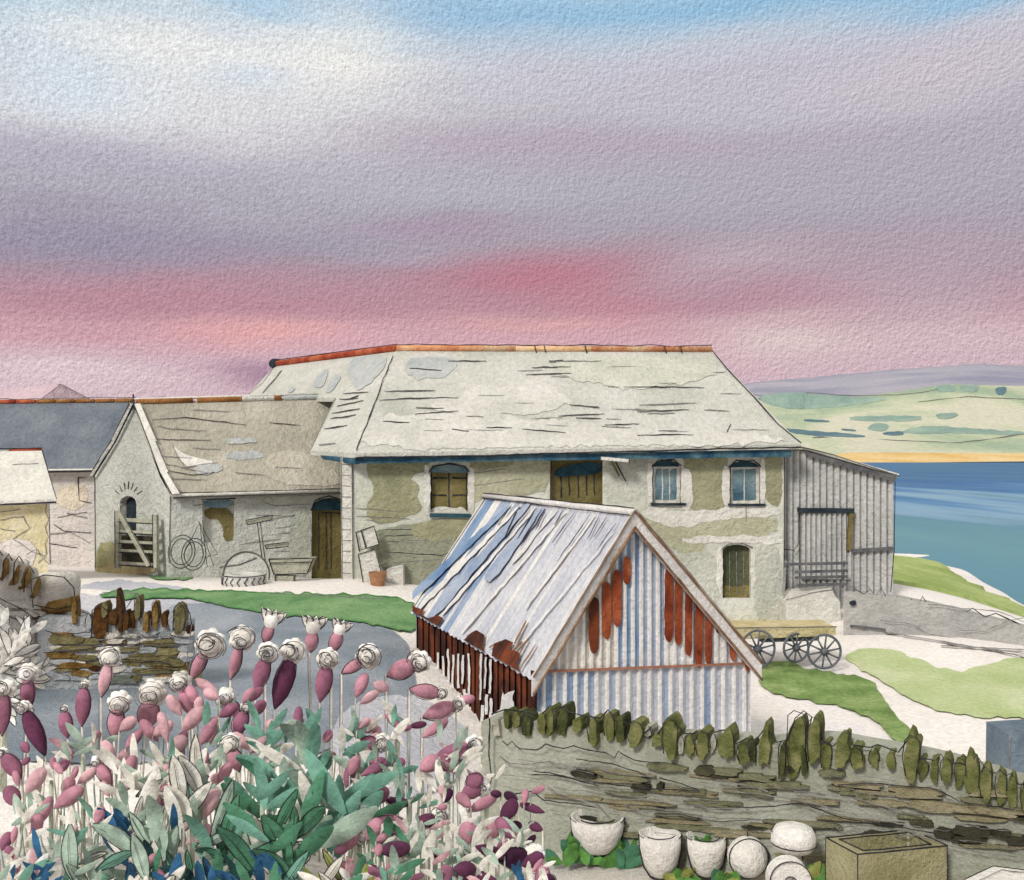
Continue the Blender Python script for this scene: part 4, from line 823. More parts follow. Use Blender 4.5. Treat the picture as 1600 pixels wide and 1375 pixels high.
# --- left wall, high piece and low piece
lb = mat('left_wall_pale', (214, 208, 196), (228, 222, 212), (196, 190, 178), wash=1.6, grain=G(17))
lbr = mat('left_stone_brown', (134, 106, 58), (160, 132, 82), (108, 80, 38), wash=4, grain=G(17), sharp=.15)
lbd = mat('left_stone_umber', (86, 56, 26), (112, 78, 38), (62, 38, 20), wash=4, grain=G(17), sharp=.15)
lol = mat('left_stone_olive', (126, 118, 82), (146, 138, 100), (104, 98, 66), wash=4, grain=G(17), sharp=.15)
lgy = mat('left_wall_grey', (170, 174, 176), (190, 192, 194), (152, 158, 162), wash=2, grain=G(17))
def line_at(px, y): return ((px - 800) / F * y, y)
A1, B1 = line_at(-120, 15.5), line_at(122, 18.2)
def z1(t):
    x = A1[0] + (B1[0] - A1[0]) * t; y = A1[1] + (B1[1] - A1[1]) * t; px = 800 + F * x / y
    return H + (HY - interp([(-120, 850), (0, 902), (60, 940), (122, 955)], px)) / F * y
t1, a1, b1, u1, n1, L1, M1, r1_ = stone_wall('boundary_wall', 'high pale drystone wall with leaning brown coping slabs at the left edge', A1, B1, z1, .5, lambda t: H - 5, lb, None, seed=8)
lp1 = plane(Vector((A1[0], A1[1], 0)) + n1 * .27, Vector((B1[0], B1[1], 0)) + n1 * .27, Vector((A1[0], A1[1], 3)) + n1 * .27)
for i, (px, y0, y1, w) in enumerate([(-40, 840, 885, 14), (-22, 850, 895, 14), (-6, 860, 905, 14), (10, 868, 915, 14), (27, 872, 920, 15), (43, 888, 932, 13)]):
    p0_, p1_ = lp1(px, y0, -.15), lp1(px, y1, -.15); mb = MB(); ww = w * p0_.y / F
    Mr = M1 @ Matrix.Rotation(.25, 3, 'Y'); mb.lump((p0_ + p1_) / 2, (ww, .45, (p0_.z - p1_.z) * 1.05), lb, M=Mr, seed=i, n=10, sq=.7)
    mb.lump((p0_ + p1_) / 2 + n1 * .1 + Vector((0, 0, -.06)), (ww * .75, .34, (p0_.z - p1_.z) * .8), lbr, M=Mr, seed=i + 3, n=10, sq=.7)
    ink3(mb, [lp1(px - 6, y1 - 6, .12), lp1(px - 4, y0 + 8, .12), lp1(px + 3, y0 - 3, .12), lp1(px + 10, y0 + 8, .12)], 2.2, wob=1.5); mb.build('coping_stone', t1)
mb = MB(); c = lp1(86, 925, -.1); mb.lump(c, (72 * c.y / F, .62, 60 * c.y / F), lb, M=M1, seed=5, n=16, rough=.12, sq=.6); mb.lump(c + Vector((.02, -.06, -.2)), (62 * c.y / F, .6, 30 * c.y / F), lbr, M=M1, seed=6, n=12, sq=.6)
ink3(mb, [lp1(52, 950, .28), lp1(48, 905, .28), lp1(70, 898, .28), lp1(100, 902, .28), lp1(116, 918, .28), lp1(117, 945, .28), lp1(90, 952, .28), lp1(54, 946, .28)], 2.0, wob=2); mb.build('end_stone', t1)
mb = MB()
for px, py, w, h, mm_ in [(84, 968, 60, 9, lbr), (92, 978, 56, 10, lbr), (80, 960, 56, 8, lb), (96, 990, 40, 8, lbr), (40, 960, 50, 10, lb), (20, 945, 50, 10, lb)]:
    chip(mb, lp1, px, py, w, h, mm_, -.05, .06, seed=px, n=22, jag=.25, tilt=.06)
for pts in [[(52, 952), (90, 958), (116, 952)], [(54, 966), (90, 970)], [(-10, 930), (30, 950), (54, 966)], [(-10, 950), (40, 975)]]: stroke(mb, lp1, pts, 1.6, INK, .1)
mb.build('stone_courses', t1)
A2, B2 = line_at(66, 17.2), line_at(300, 17.4)
def z2(t): return H + (HY - interp([(60, 962), (120, 960), (200, 962), (300, 968)], 66 + 234 * t)) / F * 17.3
t2, a2, b2, u2, n2, L2, M2, r2_ = stone_wall('garden_wall', 'low drystone wall with dark brown upright stones, between flowers and lane', A2, B2, z2, .45, lambda t: H - 4.6, lgy, None, seed=12, top_ragged=.1)
lp2 = plane(Vector((A2[0], A2[1], 0)) + n2 * .24, Vector((B2[0], B2[1], 0)) + n2 * .24, Vector((A2[0], A2[1], 3)) + n2 * .24)
for i, (px, y0, y1, w, mm_) in enumerate([(116, 935, 975, 8, lbr), (156, 948, 1000, 25, lbd), (163, 940, 965, 9, lol), (186, 925, 990, 8, lbd), (176, 954, 978, 14, lbd), (196, 956, 984, 9, lbd), (206, 956, 982, 9, lbd), (215, 930, 970, 9, lol), (227, 956, 988, 9, lbr), (242, 938, 982, 9, lbr), (256, 958, 980, 9, lbd), (280, 944, 990, 17, lol), (295, 978, 990, 8, lbd), (138, 960, 985, 9, lgy), (268, 956, 984, 9, lgy)]):
    mb = MB(); chip(mb, lp2, px, (y0 + y1) / 2, w, y1 - y0, mm_, -.2, .03 + (i % 3) * .03, seed=i, tilt=r2_.uniform(-.08, .08), n=18, point=.5)
    if i % 2: ink3(mb, [lp2(px - w / 2 - 1, y1 - 4, .2), lp2(px - w / 2, y0 + 6, .2), lp2(px, y0 - 3, .2), lp2(px + w / 2 + 1, y0 + 8, .2), lp2(px + w / 2, y1 - 8, .2)], 1.7, wob=1.2)
    mb.build('coping_stone', t2)
mb = MB()
for px, py, w, h, mm_ in [(100, 1000, 56, 14, lol), (112, 1013, 52, 7, lol), (92, 1024, 48, 9, lbr), (136, 1028, 26, 9, lol), (112, 1040, 52, 9, lbr), (148, 1045, 18, 7, lbd), (200, 1014, 36, 8, lol), (250, 1005, 48, 11, lol), (228, 1030, 70, 8, lol), (260, 1020, 30, 8, lol), (266, 1036, 50, 10, lol), (240, 1048, 64, 10, lol), (190, 1062, 40, 16, mat('left_stone_green', (112, 118, 108), grain=G(17))), (128, 1052, 30, 10, lbr), (250, 1062, 40, 8, lb), (180, 1002, 30, 7, lb), (290, 1030, 16, 8, lgy)]:
    chip(mb, lp2, px, py, w, h, mm_, -.05, .05, seed=px, n=22, jag=.25)
gr_ = random.Random(5)
for row in range(7):
    x = 72 + gr_.uniform(0, 10)
    while x < 292:
        w = gr_.uniform(14, 44); chip(mb, lp2, x + w / 2, 992 + row * 11 + gr_.uniform(-2, 2), w * .94, gr_.uniform(6, 9.5), gr_.choice([lb, lb, lgy, lol, lol, lbr, lgy]), -.05, .03, seed=x + row, n=18, jag=.22); x += w
for pts in [[(70, 985), (90, 992), (140, 988)], [(68, 1020), (120, 1016), (160, 1010), (220, 1006), (290, 1006)], [(70, 1030), (76, 1045), (100, 1050)], [(150, 1000), (170, 1000), (200, 990), (230, 992), (276, 996)], [(180, 1012), (215, 1010), (232, 1014), (200, 1022)], [(190, 1030), (260, 1036), (270, 1040)], [(200, 990), (212, 1002), (216, 988), (232, 996), (240, 984)], [(300, 975), (294, 1010), (292, 1040)], [(210, 1048), (250, 1044), (290, 1052)]]: stroke(mb, lp2, pts, 1.5, INK if rs.random() < .7 else PENCIL, .09, wob=2)
mb.build('stone_courses', t2)
mb = MB(); ink3(mb, [lp2(x, y, .03) for x, y in [(118, 960), (124, 935), (126, 955), (138, 960), (150, 966), (160, 945), (172, 958), (180, 958), (186, 922), (194, 955), (212, 928), (222, 955), (236, 960), (246, 934), (252, 960), (270, 964), (274, 948), (286, 940), (296, 958), (302, 985)]], 1.8, wob=1); mb.build('coping_edge', t2)

# --- right low wall by the shore
A3, B3 = line_at(1318, 28), line_at(1720, 26)
rw = mat('shore_wall_grey', (180, 178, 174), (192, 190, 186), (168, 168, 166), wash=.8, grain=G(27))
def z3(t): return H + (HY - interp([(1318, 926), (1400, 930), (1480, 945), (1600, 975), (1720, 996)], 1318 + 402 * t)) / F * (28 - 2 * t)
t3, a3, b3, u3, n3, L3, M3, r3_ = stone_wall('shore_wall', 'low smooth grey wall running right from the lean-to above the shore', A3, B3, z3, .6, lambda t: H - 5.6, rw, None, seed=15)
lp3 = plane(Vector((A3[0], A3[1], 0)) + n3 * .35, Vector((B3[0], B3[1], 0)) + n3 * .35, Vector((A3[0], A3[1], 3)) + n3 * .35)
mb = MB()
ink3(mb, [lp3(x, y, -.2) for x, y in [(1335, 920), (1350, 928), (1360, 920), (1368, 932), (1376, 918), (1390, 940), (1402, 932), (1412, 944), (1424, 936), (1430, 952), (1442, 932), (1456, 954), (1466, 948), (1476, 962), (1490, 950), (1510, 955), (1520, 950), (1540, 964), (1556, 958), (1600, 980)]], 1.8, wob=1.5)
for pts in [[(1376, 970), (1420, 974), (1450, 990), (1500, 998)], [(1500, 985), (1540, 986), (1570, 972), (1600, 965)], [(1450, 944), (1500, 950), (1560, 955), (1600, 972)]]: stroke(mb, lp3, pts, 1.2, PENCIL, .05, wob=2)
stroke(mb, lp3, [(1328, 978), (1350, 980), (1384, 984)], 4, gd, .04); mb.lump(lp3(1333, 942, .03), (.2, .1, .14), darkop)
mb.build('coping_edge', t3)

# ================================================================= TIN SHED
sA = Vector((.36, 16.0, 0)); du = Vector((1, .37, 0)); dn = Vector((-.37, 1, 0))
ez = H - 3.33; az_ = H - .92; bz = H - 5.5; w_ = 3.69; ln = 6.73
sB = sA + du * w_; sM = sA + du * (w_ * .418)
def V(p, z): return Vector((p.x, p.y, z))
sp = plane(V(sA, 0), V(sB, 0), V(sA, 3))           # gable
ssp = plane(V(sA, 0), V(sA + dn, 0), V(sA, 3))     # left side wall
apex = V(sM, az_ - .12)
rl = plane(V(sA - du * .06, ez - .02), V(sA + dn - du * .06, ez - .02), V(sM, az_))    # left roof slope
sh_ = thing('tin_shed', 'small corrugated iron shed with rust streaks and blue and white striped roof, in the middle', 'shed', V(sA + du * w_ / 2, bz + .3))
tw = mat('tin_white', (234, 231, 226), (240, 238, 234), (222, 220, 218), wash=1.5, grain=G(16)); tb = mat('tin_blue', (168, 180, 200), (184, 194, 210), (136, 158, 188), wash=1.2, grain=G(16))
tb2 = mat('tin_strong_blue', (136, 160, 190), (162, 180, 204), (108, 138, 178), wash=1.2, grain=G(16)); tl = mat('tin_lilac', (196, 199, 208), (208, 210, 217), (182, 187, 199), wash=1.2, grain=G(16)); tcr = mat('tin_cream', (206, 200, 186), (216, 210, 198), (194, 188, 174), wash=1.2, grain=G(16))
ru = mat('rust', (148, 72, 44), (176, 96, 62), (112, 48, 28), wash=2.2, grain=G(16), sharp=.16); rud = mat('rust_dark', (88, 48, 34), (128, 66, 40), (58, 34, 28), wash=1.6, grain=G(17), sharp=.14); brn = mat('barge_brown', (150, 118, 92), (172, 142, 116), (126, 92, 66), wash=3, grain=G(16))
cr3 = random.Random(5)
xa, ya = PX(apex); la = PX(V(sA, ez)); ra = PX(V(sB, ez))
gtop = lambda x: (la[1] + (ya - la[1]) * (x - la[0]) / (xa - la[0])) if x < xa else (ya + (ra[1] - ya) * (x - xa) / (ra[0] - xa))
mb = MB()
def low_m(i): return [tb2, tb2, tb, tb2, tb, tb, tl, tb, tl, tl, tl, tl, tb, tl, tl, tl, tb, tl, tl, tl, tl, tl, tl][min(i, 22)]
midy = lambda x: 1050 - (x - 838) * .036
corr(mb, sp, la[0], ra[0], midy, lambda x: 1300, 16.5, tw, low_m, amp=.022, frac=.62)
def up_m(i):
    x = la[0] + i * 13
    return tb2 if 965 < x < 1000 else tb if 1000 <= x < 1035 else tcr if x < 965 else (tl if i % 2 else tw)
corr(mb, sp, la[0], ra[0], gtop, midy, 13, tw, up_m, amp=.018, frac=.5)
for x, y0, y1, w in [(928, 932, 1022, 17), (948, 908, 1000, 15), (964, 890, 980, 15), (979, 868, 914, 13), (1045, 886, 1004, 14), (1060, 898, 1010, 13), (1076, 918, 1026, 12), (1092, 935, 1044, 13), (1107, 945, 1040, 12), (1121, 964, 990, 10), (1145, 984, 1034, 11), (1158, 1002, 1024, 9), (1168, 1024, 1050, 10)]:
    pl = [(x, y0), (x + w * .4, y0 + 4), (x + w * .5, y0 + 14), (x + w * .48, y1 - 12), (x + w * .3, y1 - 2), (x, y1), (x - w * .35, y1 - 5), (x - w * .5, y1 - 16), (x - w * .45, y0 + 12), (x - w * .3, y0 + 3)]
    decal(mb, sp, pl, rud if x < 935 else ru, .035, wob=1.2, sm=1); 
    if 0: decal(mb, sp, [(x - w * .45, y0 + (y1 - y0) * .55), (x + w * .45, y0 + (y1 - y0) * .5), (x + w * .45, y1 - 10), (x, y1 - 1), (x - w * .4, y1 - 10)], rud, .04, wob=1, sm=1)
mb.build('gable_wall', sh_)
mb = MB(); bar(mb, sp, (840, 1050), (1190, 1036), 3.2, mat('rail_rust', (170, 118, 96), grain=G(16)), .02, .06); mb.build('rail', sh_)
# left side wall in rust, torn sheet edges
mb = MB(); c1, c2 = PX(V(sA + dn * ln, ez)), la
corr(mb, ssp, c1[0] + 1, la[0], lambda x: c1[1] + (c2[1] - c1[1]) * (x - c1[0]) / (c2[0] - c1[0]), lambda x: 1160 + (x - 640) * .7, 9, rud, rud, amp=.02)
for x in list(range(684, 735, 8)) + list(range(752, 772, 7)):
    y0 = 1016 + (x - 684) * .1 + cr3.uniform(-4, 8); y1 = y0 + cr3.uniform(45, 80); stroke(mb, ssp, [(x, y0), (x + cr3.uniform(-2, 2), y1)], 3.4, tw, .04, wob=2); stroke(mb, ssp, [(x + 2, y1 + 8), (x + 1, y1 + 40)], 4.5, tw, .04, wob=2)
for x, m_ in zip(range(694, 728, 8), (ru,) * 5): stroke(mb, ssp, [(x, 1090), (x + 1, 1120)], 4, ru, .05, wob=1)
for poly in [[(782, 1075), (790, 1088), (800, 1080), (806, 1110), (812, 1180), (776, 1180), (772, 1120), (778, 1100)], [(690, 1078), (704, 1090), (718, 1084), (734, 1094), (742, 1180), (660, 1170), (668, 1120)], [(640, 1060), (656, 1080), (664, 1110), (640, 1120)]]: decal(mb, ssp, poly, tw, .035, wob=10, sm=0)
for k in range(16):
    x = cr3.uniform(660, 820); y = 1010 + (x - 640) * .5 + cr3.uniform(14, 70); decal(mb, ssp, [(x, y), (x + cr3.uniform(3, 9), y + cr3.uniform(-6, 6)), (x + cr3.uniform(4, 12), y + cr3.uniform(20, 50)), (x + cr3.uniform(-3, 3), y + cr3.uniform(16, 40))], tw, .045, wob=6, sm=0)
for x in (700, 708, 716, 724): stroke(mb, ssp, [(x, 1092), (x + 1, 1128)], 4.5, ru, .06, wob=1)
mb.build('side_wall', sh_)
# back and far side
mb = MB(); q1, q2 = V(sB, bz), V(sB + dn * ln, bz); q3 = V(sA + dn * ln, bz); qm = V(sM + dn * ln, az_ - .1); qe = Vector((0, 0, ez - bz))
mb.face([q1, q2, q2 + qe, q1 + qe], tl); mb.face([q2, q3, q3 + qe, qm, q2 + qe], tl); mb.build('back_wall', sh_)
# roof: corrugated slopes built from strips along the slope, strip colours as painted
def slope(mb, e_off, sgn, cols):
    n = len(cols); base0 = sA + dn * ln if sgn < 0 else sB + dn * ln
    ov = -.14
    for i in range(n):
        for j, (f0, f1, o0, o1) in enumerate(((0, .35, .022, -.005), (.35, .5, -.005, -.005), (.5, .8, -.005, .022), (.8, 1, .022, .022))):
            s0 = ov + (ln + .12 - ov) * (i + f0) / n; s1 = ov + (ln + .12 - ov) * (i + f1) / n
            def pt(s, top_, o):
                e = (sA - du * .1) if sgn < 0 else (sB + du * .1); zl = ez - .12
                base = V(sM + dn * s, az_) if top_ else V(e + dn * s, zl + .04 * noise.noise(Vector((s * 3, sgn, 0))))
                return base + Vector((0, 0, o))
            cc = cols[i] if isinstance(cols[i], bpy.types.Material) else cols[i][0 if j < 2 else 1]
            mb.face([pt(s0, 1, o0), pt(s1, 1, o1), pt(s1, 0, o1), pt(s0, 0, o0)], cc)
tr_p = mat('tin_roof_pale', (208, 209, 216), (220, 220, 224), (192, 195, 206), wash=1, grain=G(18)); tlx = tl; tl = tr_p
cols = [tl, tl, tl, tl, tl, (tw, tl), tl, tl, tl, (tl, tw), tl, tl, (tw, tl), tl, tl, tl, (tw, tl), tb, (tb, tl), tb, tw, tb2 if 0 else tb, tb, (tb, tw), tw, tb2, tb2, tw]
mb = MB(); slope(mb, .1, -1, cols)
ea, eb = PX(V(sA + dn * ln - du * .1, ez - .1)), PX(V(sA - dn * .14 - du * .1, ez - .1)); rl0 = rl
def rl(x, y, off=0):
    x = max(x, ea[0] + 1.5); return rl0(x, min(y, ea[1] + (eb[1] - ea[1]) * (x - ea[0]) / (eb[0] - ea[0]) - 2), off)
rl.n = rl0.n
for a_, b_, w, m_ in [((795, 790), (640, 935), 13, tb2), ((826, 786), (672, 962), 15, tb), ((848, 792), (760, 905), 16, tb), ((812, 790), (655, 948), 8, tw), ((838, 792), (690, 960), 5, tw), ((870, 796), (800, 880), 5, tw), ((884, 800), (720, 990), 4, tw), ((930, 806), (820, 950), 4, tw), ((774, 850), (700, 930), 5, tw), ((960, 830), (790, 1035), 3, tw)]:
    pl = [(a_[0] - w * .4, a_[1]), (a_[0] + w * .4, a_[1]), ((a_[0] + b_[0]) / 2 + w * .55, (a_[1] + b_[1]) / 2), (b_[0] + w * .5, b_[1] + w * .4), (b_[0] - w * .5, b_[1] - w * .2), ((a_[0] + b_[0]) / 2 - w * .5, (a_[1] + b_[1]) / 2)]
    decal(mb, rl, pl, m_, .034 if m_ is not tw else .038, wob=2, sm=1)
for poly in [[(638, 940), (650, 948), (662, 950), (658, 960), (668, 966), (640, 985)], [(664, 968), (684, 962), (692, 966), (684, 978), (690, 990), (676, 998), (652, 1000)], [(722, 1004), (736, 988), (744, 984), (758, 992), (754, 1006), (760, 1040), (706, 1030)], [(772, 1006), (790, 998), (802, 1004), (796, 1014), (812, 1020), (808, 1036), (816, 1060), (762, 1050)]]: decal(mb, rl, poly, rud, .05, wob=3, sm=0)
for a_, b_ in [((822, 970), (804, 1006)), ((824, 998), (806, 1032)), ((838, 1006), (812, 1046)), ((816, 1002), (798, 1020)), ((782, 1002), (764, 1012))]: stroke(mb, rl, [a_, b_], 3.2, brn, .06, taper=True)
for a_, b_ in [((826, 792), (790, 842)), ((812, 790), (788, 838)), ((838, 793), (808, 842)), ((846, 796), (812, 850)), ((852, 800), (836, 828)), ((898, 800), (862, 848)), ((922, 804), (870, 878)), ((936, 806), (918, 842)), ((800, 788), (778, 820)), ((948, 808), (928, 838)), ((880, 798), (866, 820)), ((962, 818), (932, 860))]: stroke(mb, rl, [a_, b_], 1.6, INK, .065, taper=True)
ink3(mb, [V(sM + dn * ln, az_ + .03), V(sA + dn * (ln + .05) - du * .1, ez - .1)], 1.6, PENCIL)
mb.build('roof', sh_)
mb = MB(); slope(mb, .1, 1, [tl] * 20); mb.build('far_roof', sh_)
mb = MB(); mb.tube([V(sM - dn * .15, az_ + .04), V(sM + dn * (ln + .1), az_ + .04)], .06, tw, n=8)
ink3(mb, [V(sM - dn * .15, az_ + .12), V(sM + dn * (ln + .15), az_ + .1)], 2.2, wob=2); ink3(mb, [V(sM - dn * .15 - du * .06, az_ + .0), V(sM + dn * (ln + .15) - du * .06, az_ + .0)], 1.6, wob=2); mb.build('ridge_cap', sh_)
for sgn in (-1, 1):
    mb = MB(); e = V((sA - du * .1) if sgn < 0 else (sB + du * .1), ez - (.12 if sgn < 0 else .2)) - dn * .16; t = V(sM, az_ + .02) - dn * .16; up_ = Vector((0, 0, .06)); dnv = Vector((0, 0, -.24))
    mb.slab([e + up_, t + up_, t + dnv, e + dnv], dn * .05, tw)
    for o, ww in ((up_, 4.6), (dnv * .9, 5.0)): ink3(mb, [e + o - dn * .02, e.lerp(t, .5) + o - dn * .02, t + o - dn * .02], ww, brn, wob=1.2)
    ink3(mb, [e + up_ * 1.4 - dn * .06, t + up_ * 1.4 - dn * .06], 1.5, PENCIL, wob=2); mb.build('bargeboard', sh_)
mb = MB(); mb.box(V(sA + dn * .02 - du * .01, (ez + bz) / 2), (.1, .1, ez - bz), rud); mb.build('corner_post', sh_)

# ================================================================= CART
ct = thing('farm_cart', 'flat farm cart with ochre bed and dark spoked wheels beside the tin shed', 'cart', P(1235, 1046, 24))
oc = mat('cart_ochre', (208, 194, 150), (218, 206, 168), (192, 176, 128), wash=2, grain=G(24)); ir = mat('wheel_iron', (108, 112, 120), (128, 131, 137), (88, 92, 102), wash=3, grain=G(24))
mb = MB(); cpn = plane(P(1150, 980, 23.9), P(1310, 984, 23.9), P(1150, 900, 23.9)); prism(mb, cpn, [(1150, 982), (1306, 980), (1306, 992), (1260, 995), (1155, 999)], oc, -1.1, 0); ink3(mb, [cpn(1148, 981, .01), cpn(1308, 979, .01)], 1.6, PENCIL); mb.build('bed', ct)
mb = MB(); prism(mb, cpn, [(1190, 997), (1280, 994), (1280, 1001), (1190, 1004)], ir, -.4, -.1); mb.build('chassis', ct)
def spoked(mb, c, r_, ang, m_hub, m_rim, nsp=9, seg=24, rt_=.03, tilt=0):
    ax = Vector((math.sin(ang), -math.cos(ang), tilt)).normalized(); e1 = Vector((math.cos(ang), math.sin(ang), 0)); e2 = ax.cross(e1)
    ring = [c + (e1 * math.cos(2 * math.pi * k / seg) + e2 * math.sin(2 * math.pi * k / seg)) * r_ for k in range(seg + 1)]; mb.tube(ring, rt_, m_rim, n=6, cap=False)
    for k in range(nsp):
        q_ = 2 * math.pi * (k + .3) / nsp; d = e1 * math.cos(q_) + e2 * math.sin(q_); mb.tube([c + d * .05, c + d * r_], [rt_ * .9, rt_ * .6], m_hub, n=5)
    mb.tube([c - ax * .07, c + ax * .07], r_ * .2, m_hub, n=10)
for px, py, Y, rr_, ang in ((1184, 1014, 23.7, 29, .25), (1244, 1012, 23.9, 22, .3), (1288, 1018, 23.5, 26, .05)):
    mb = MB(); spoked(mb, P(px, py, Y), rr_ * Y / F, ang, ir, ir, nsp=10); mb.build('wheel', ct)

# ================================================================= YARD CLUTTER before the cottage
def wheel(name, label, px, py, Y, rx, cat='wheel', m_=None, spokes=6, ang=.2, rt_=.02, tilt=.2, group=None):
    mb = MB(); spoked(mb, P(px, py, Y), rx * Y / F, ang, m_ or INK, m_ or INK, nsp=spokes, rt_=rt_, tilt=tilt); o = mb.build(name, label=label, category=cat)
    if group: o['group'] = group
pn = mat('dark_iron', (96, 96, 94), (112, 112, 108), (78, 78, 78), wash=3, grain=G(30))
bk_ = thing('old_bicycle', 'thin old bicycle leaning on the cottage wall left of the big wheel', 'bicycle', P(300, 890, 30.4))
for px, py, r_, a_ in ((284, 862, 26, 1.0), (303, 866, 25, 1.05)):
    mb = MB(); c = P(px, py, 30.2); ax = Vector((math.sin(a_), -math.cos(a_), 0)); e1 = Vector((math.cos(a_), math.sin(a_), 0))
    for rr_ in (r_, r_ * .78): mb.tube([c + (e1 * math.cos(k * math.pi / 10) + Vector((0, 0, 1)) * math.sin(k * math.pi / 10)) * rr_ * 30.2 / F for k in range(21)], .016, pn, n=5, cap=False)
    mb.build('wheel', bk_)
mb = MB(); ink3(mb, [P(286, 868, 30.2), P(312, 816, 30.3), P(318, 872, 30.3), P(340, 866, 30.3), P(312, 818, 30.3)], 1.6, pn); ink3(mb, [P(310, 814, 30.2), P(334, 884, 30.2)], 1.6, pn); ink3(mb, [P(316, 812, 30.3), P(324, 886, 30.3)], 1.4, pn); mb.build('frame', bk_)
mb = MB(); c = P(385, 898, 30.3); rr_ = 36 * 30.3 / F
mb.tube([c + Vector((math.cos(k * math.pi / 14), 0, math.sin(k * math.pi / 14))) * rr_ for k in range(-2, 17)], .022, pn, n=6); mb.slab([c + Vector((math.cos(k * math.pi / 14), .02, math.sin(k * math.pi / 14))) * rr_ * .97 for k in range(15)], (0, .12, 0), cw_)
mb.tube([c + Vector((-.8, 0, .22)), c + Vector((-.2, 0, .3)), c + Vector((.3, 0, .5))], .018, pn, n=5); mb.build('grindstone', label='large half-round grindstone standing against the cottage wall in the middle', category='grindstone')
pm = thing('hand_pump', 'tall iron pump stand with flat arms against the cottage wall', 'pump', P(410, 890, 30.5))
mb = MB(); ink3(mb, [P(402, 815, 30.5), P(412, 890, 30.5)], 2.2, pn); ink3(mb, [P(407, 815, 30.5), P(415, 880, 30.5)], 1.6, pn); mb.build('post', pm)
mb = MB(); mb.slab([P(384, 814, 30.4), P(424, 806, 30.4), P(426, 811, 30.4), P(388, 820, 30.4)], (0, .1, 0), gw); ink3(mb, [P(384, 813, 30.35), P(426, 805, 30.35), P(424, 812, 30.35), P(386, 820, 30.35)], 1.6, close=True); mb.build('arm', pm)
mb = MB(); mb.slab([P(414, 852, 30.4), P(450, 848, 30.4), P(450, 854, 30.4), P(416, 858, 30.4)], (0, .1, 0), gw); ink3(mb, [P(414, 852, 30.35), P(450, 847, 30.35), P(450, 854, 30.35), P(416, 858, 30.35)], 1.5, close=True); mb.build('arm', pm)
ba = thing('wheelbarrow', 'shallow wheelbarrow tray on short legs left of the arched cottage door', 'wheelbarrow', P(455, 912, 29.8))
mb = MB(); T = [P(420, 874, 29.8), P(490, 872, 29.8), P(480, 896, 29.8), P(428, 898, 29.8)]; mb.slab(T, (0, .5, 0), gw); ink3(mb, T, 1.8, close=True); ink3(mb, [P(421, 880, 29.75), P(488, 878, 29.75)], 1.5); mb.build('tray', ba)
mb = MB(); mb.box(P(445, 905, 29.9), (.55, .3, .22), gw); ink3(mb, [P(430, 898, 29.7), P(430, 912, 29.7), P(460, 912, 29.7), P(462, 898, 29.7)], 1.6); mb.build('leg', ba)
ty = thing('tractor_tyre', 'big tyre lying flat with chevron tread on the white yard', 'tyre', P(382, 920, 29))
tyw = mat('tyre_pale', (216, 214, 208), grain=G(29)); mb = MB(); c = P(382, 907, 29.2); rr_ = 33 * 29 / F
vs = []; seg = 28; prof = [(.55, .16), (.75, .2), (.95, .17), (1.02, .1), (1.02, -.1), (.95, -.17), (.75, -.2), (.55, -.16)]
for k in range(seg):
    a_ = 2 * math.pi * k / seg
    for p_, z_ in prof: vs.append(c + Vector((math.cos(a_) * p_ * rr_, math.sin(a_) * p_ * rr_, z_)))
n8 = 8; mb.mesh(vs, [(k * n8 + j, ((k + 1) % seg) * n8 + j, ((k + 1) % seg) * n8 + (j + 1) % n8, k * n8 + (j + 1) % n8) for k in range(seg) for j in range(n8)], tyw, True); 
ink3(mb, [c + Vector((math.cos(a_) * rr_ * 1.03, -abs(math.sin(a_)) * rr_ * 1.03, .17)) for a_ in [math.pi * k / 12 for k in range(13)]], 1.8); ink3(mb, [c + Vector((math.cos(a_) * rr_ * 1.03, -abs(math.sin(a_)) * rr_ * 1.03, -.17)) for a_ in [math.pi * k / 12 for k in range(13)]], 1.8)
mb.build('casing', ty)
mb = MB()
for k in range(9):
    a0 = math.pi * (k + .5) / 9.5; 
    def tp_(a_, z_): return c + Vector((-math.cos(a_) * rr_ * 1.04, -math.sin(a_) * rr_ * 1.04, z_))
    ink3(mb, [tp_(a0 + .16, .13), tp_(a0, 0), tp_(a0 + .16, -.13)], 1.9, wob=.3)
mb.build('tread', ty)
# boards and pot at the barn corner
bd = thing('notice_board', 'white double-leaf board propped at the barn left corner above a brown pot', 'board', P(575, 925, 29.3))
for k, (pts) in enumerate([[(556, 832), (584, 822), (592, 850), (562, 860)], [(560, 866), (586, 858), (604, 924), (570, 926)]]):
    mb = MB(); q_ = [P(x, y, 29.5 - .1 * k) for x, y in pts]; mb.slab(q_, (0, .08, 0), pwh); ink3(mb, [p + Vector((0, -.03, 0)) for p in q_], 1.7, close=True)
    if k == 0: ink3(mb, [P(564, 829, 29.45), P(572, 856, 29.45)], 2.4); ink3(mb, [P(556, 832, 29.4), P(562, 862, 29.4)], 2.4)
    mb.build('panel', bd)
mb = MB(); c = P(590, 924, 29.1)
for k in range(16):
    a0, a1_ = 2 * math.pi * k / 16, 2 * math.pi * (k + 1) / 16; r0_, r1_2 = .16, .26
    mb.face([c + Vector((math.cos(a0) * r0_, math.sin(a0) * r0_, 0)), c + Vector((math.cos(a1_) * r0_, math.sin(a1_) * r0_, 0)), c + Vector((math.cos(a1_) * r1_2, math.sin(a1_) * r1_2, .55)), c + Vector((math.cos(a0) * r1_2, math.sin(a0) * r1_2, .55))], mat('terracotta', (176, 130, 96), grain=G(29)), True)
mb.build('clay_pot', label='tapered brown clay pot at the foot of the white boards', category='pot')
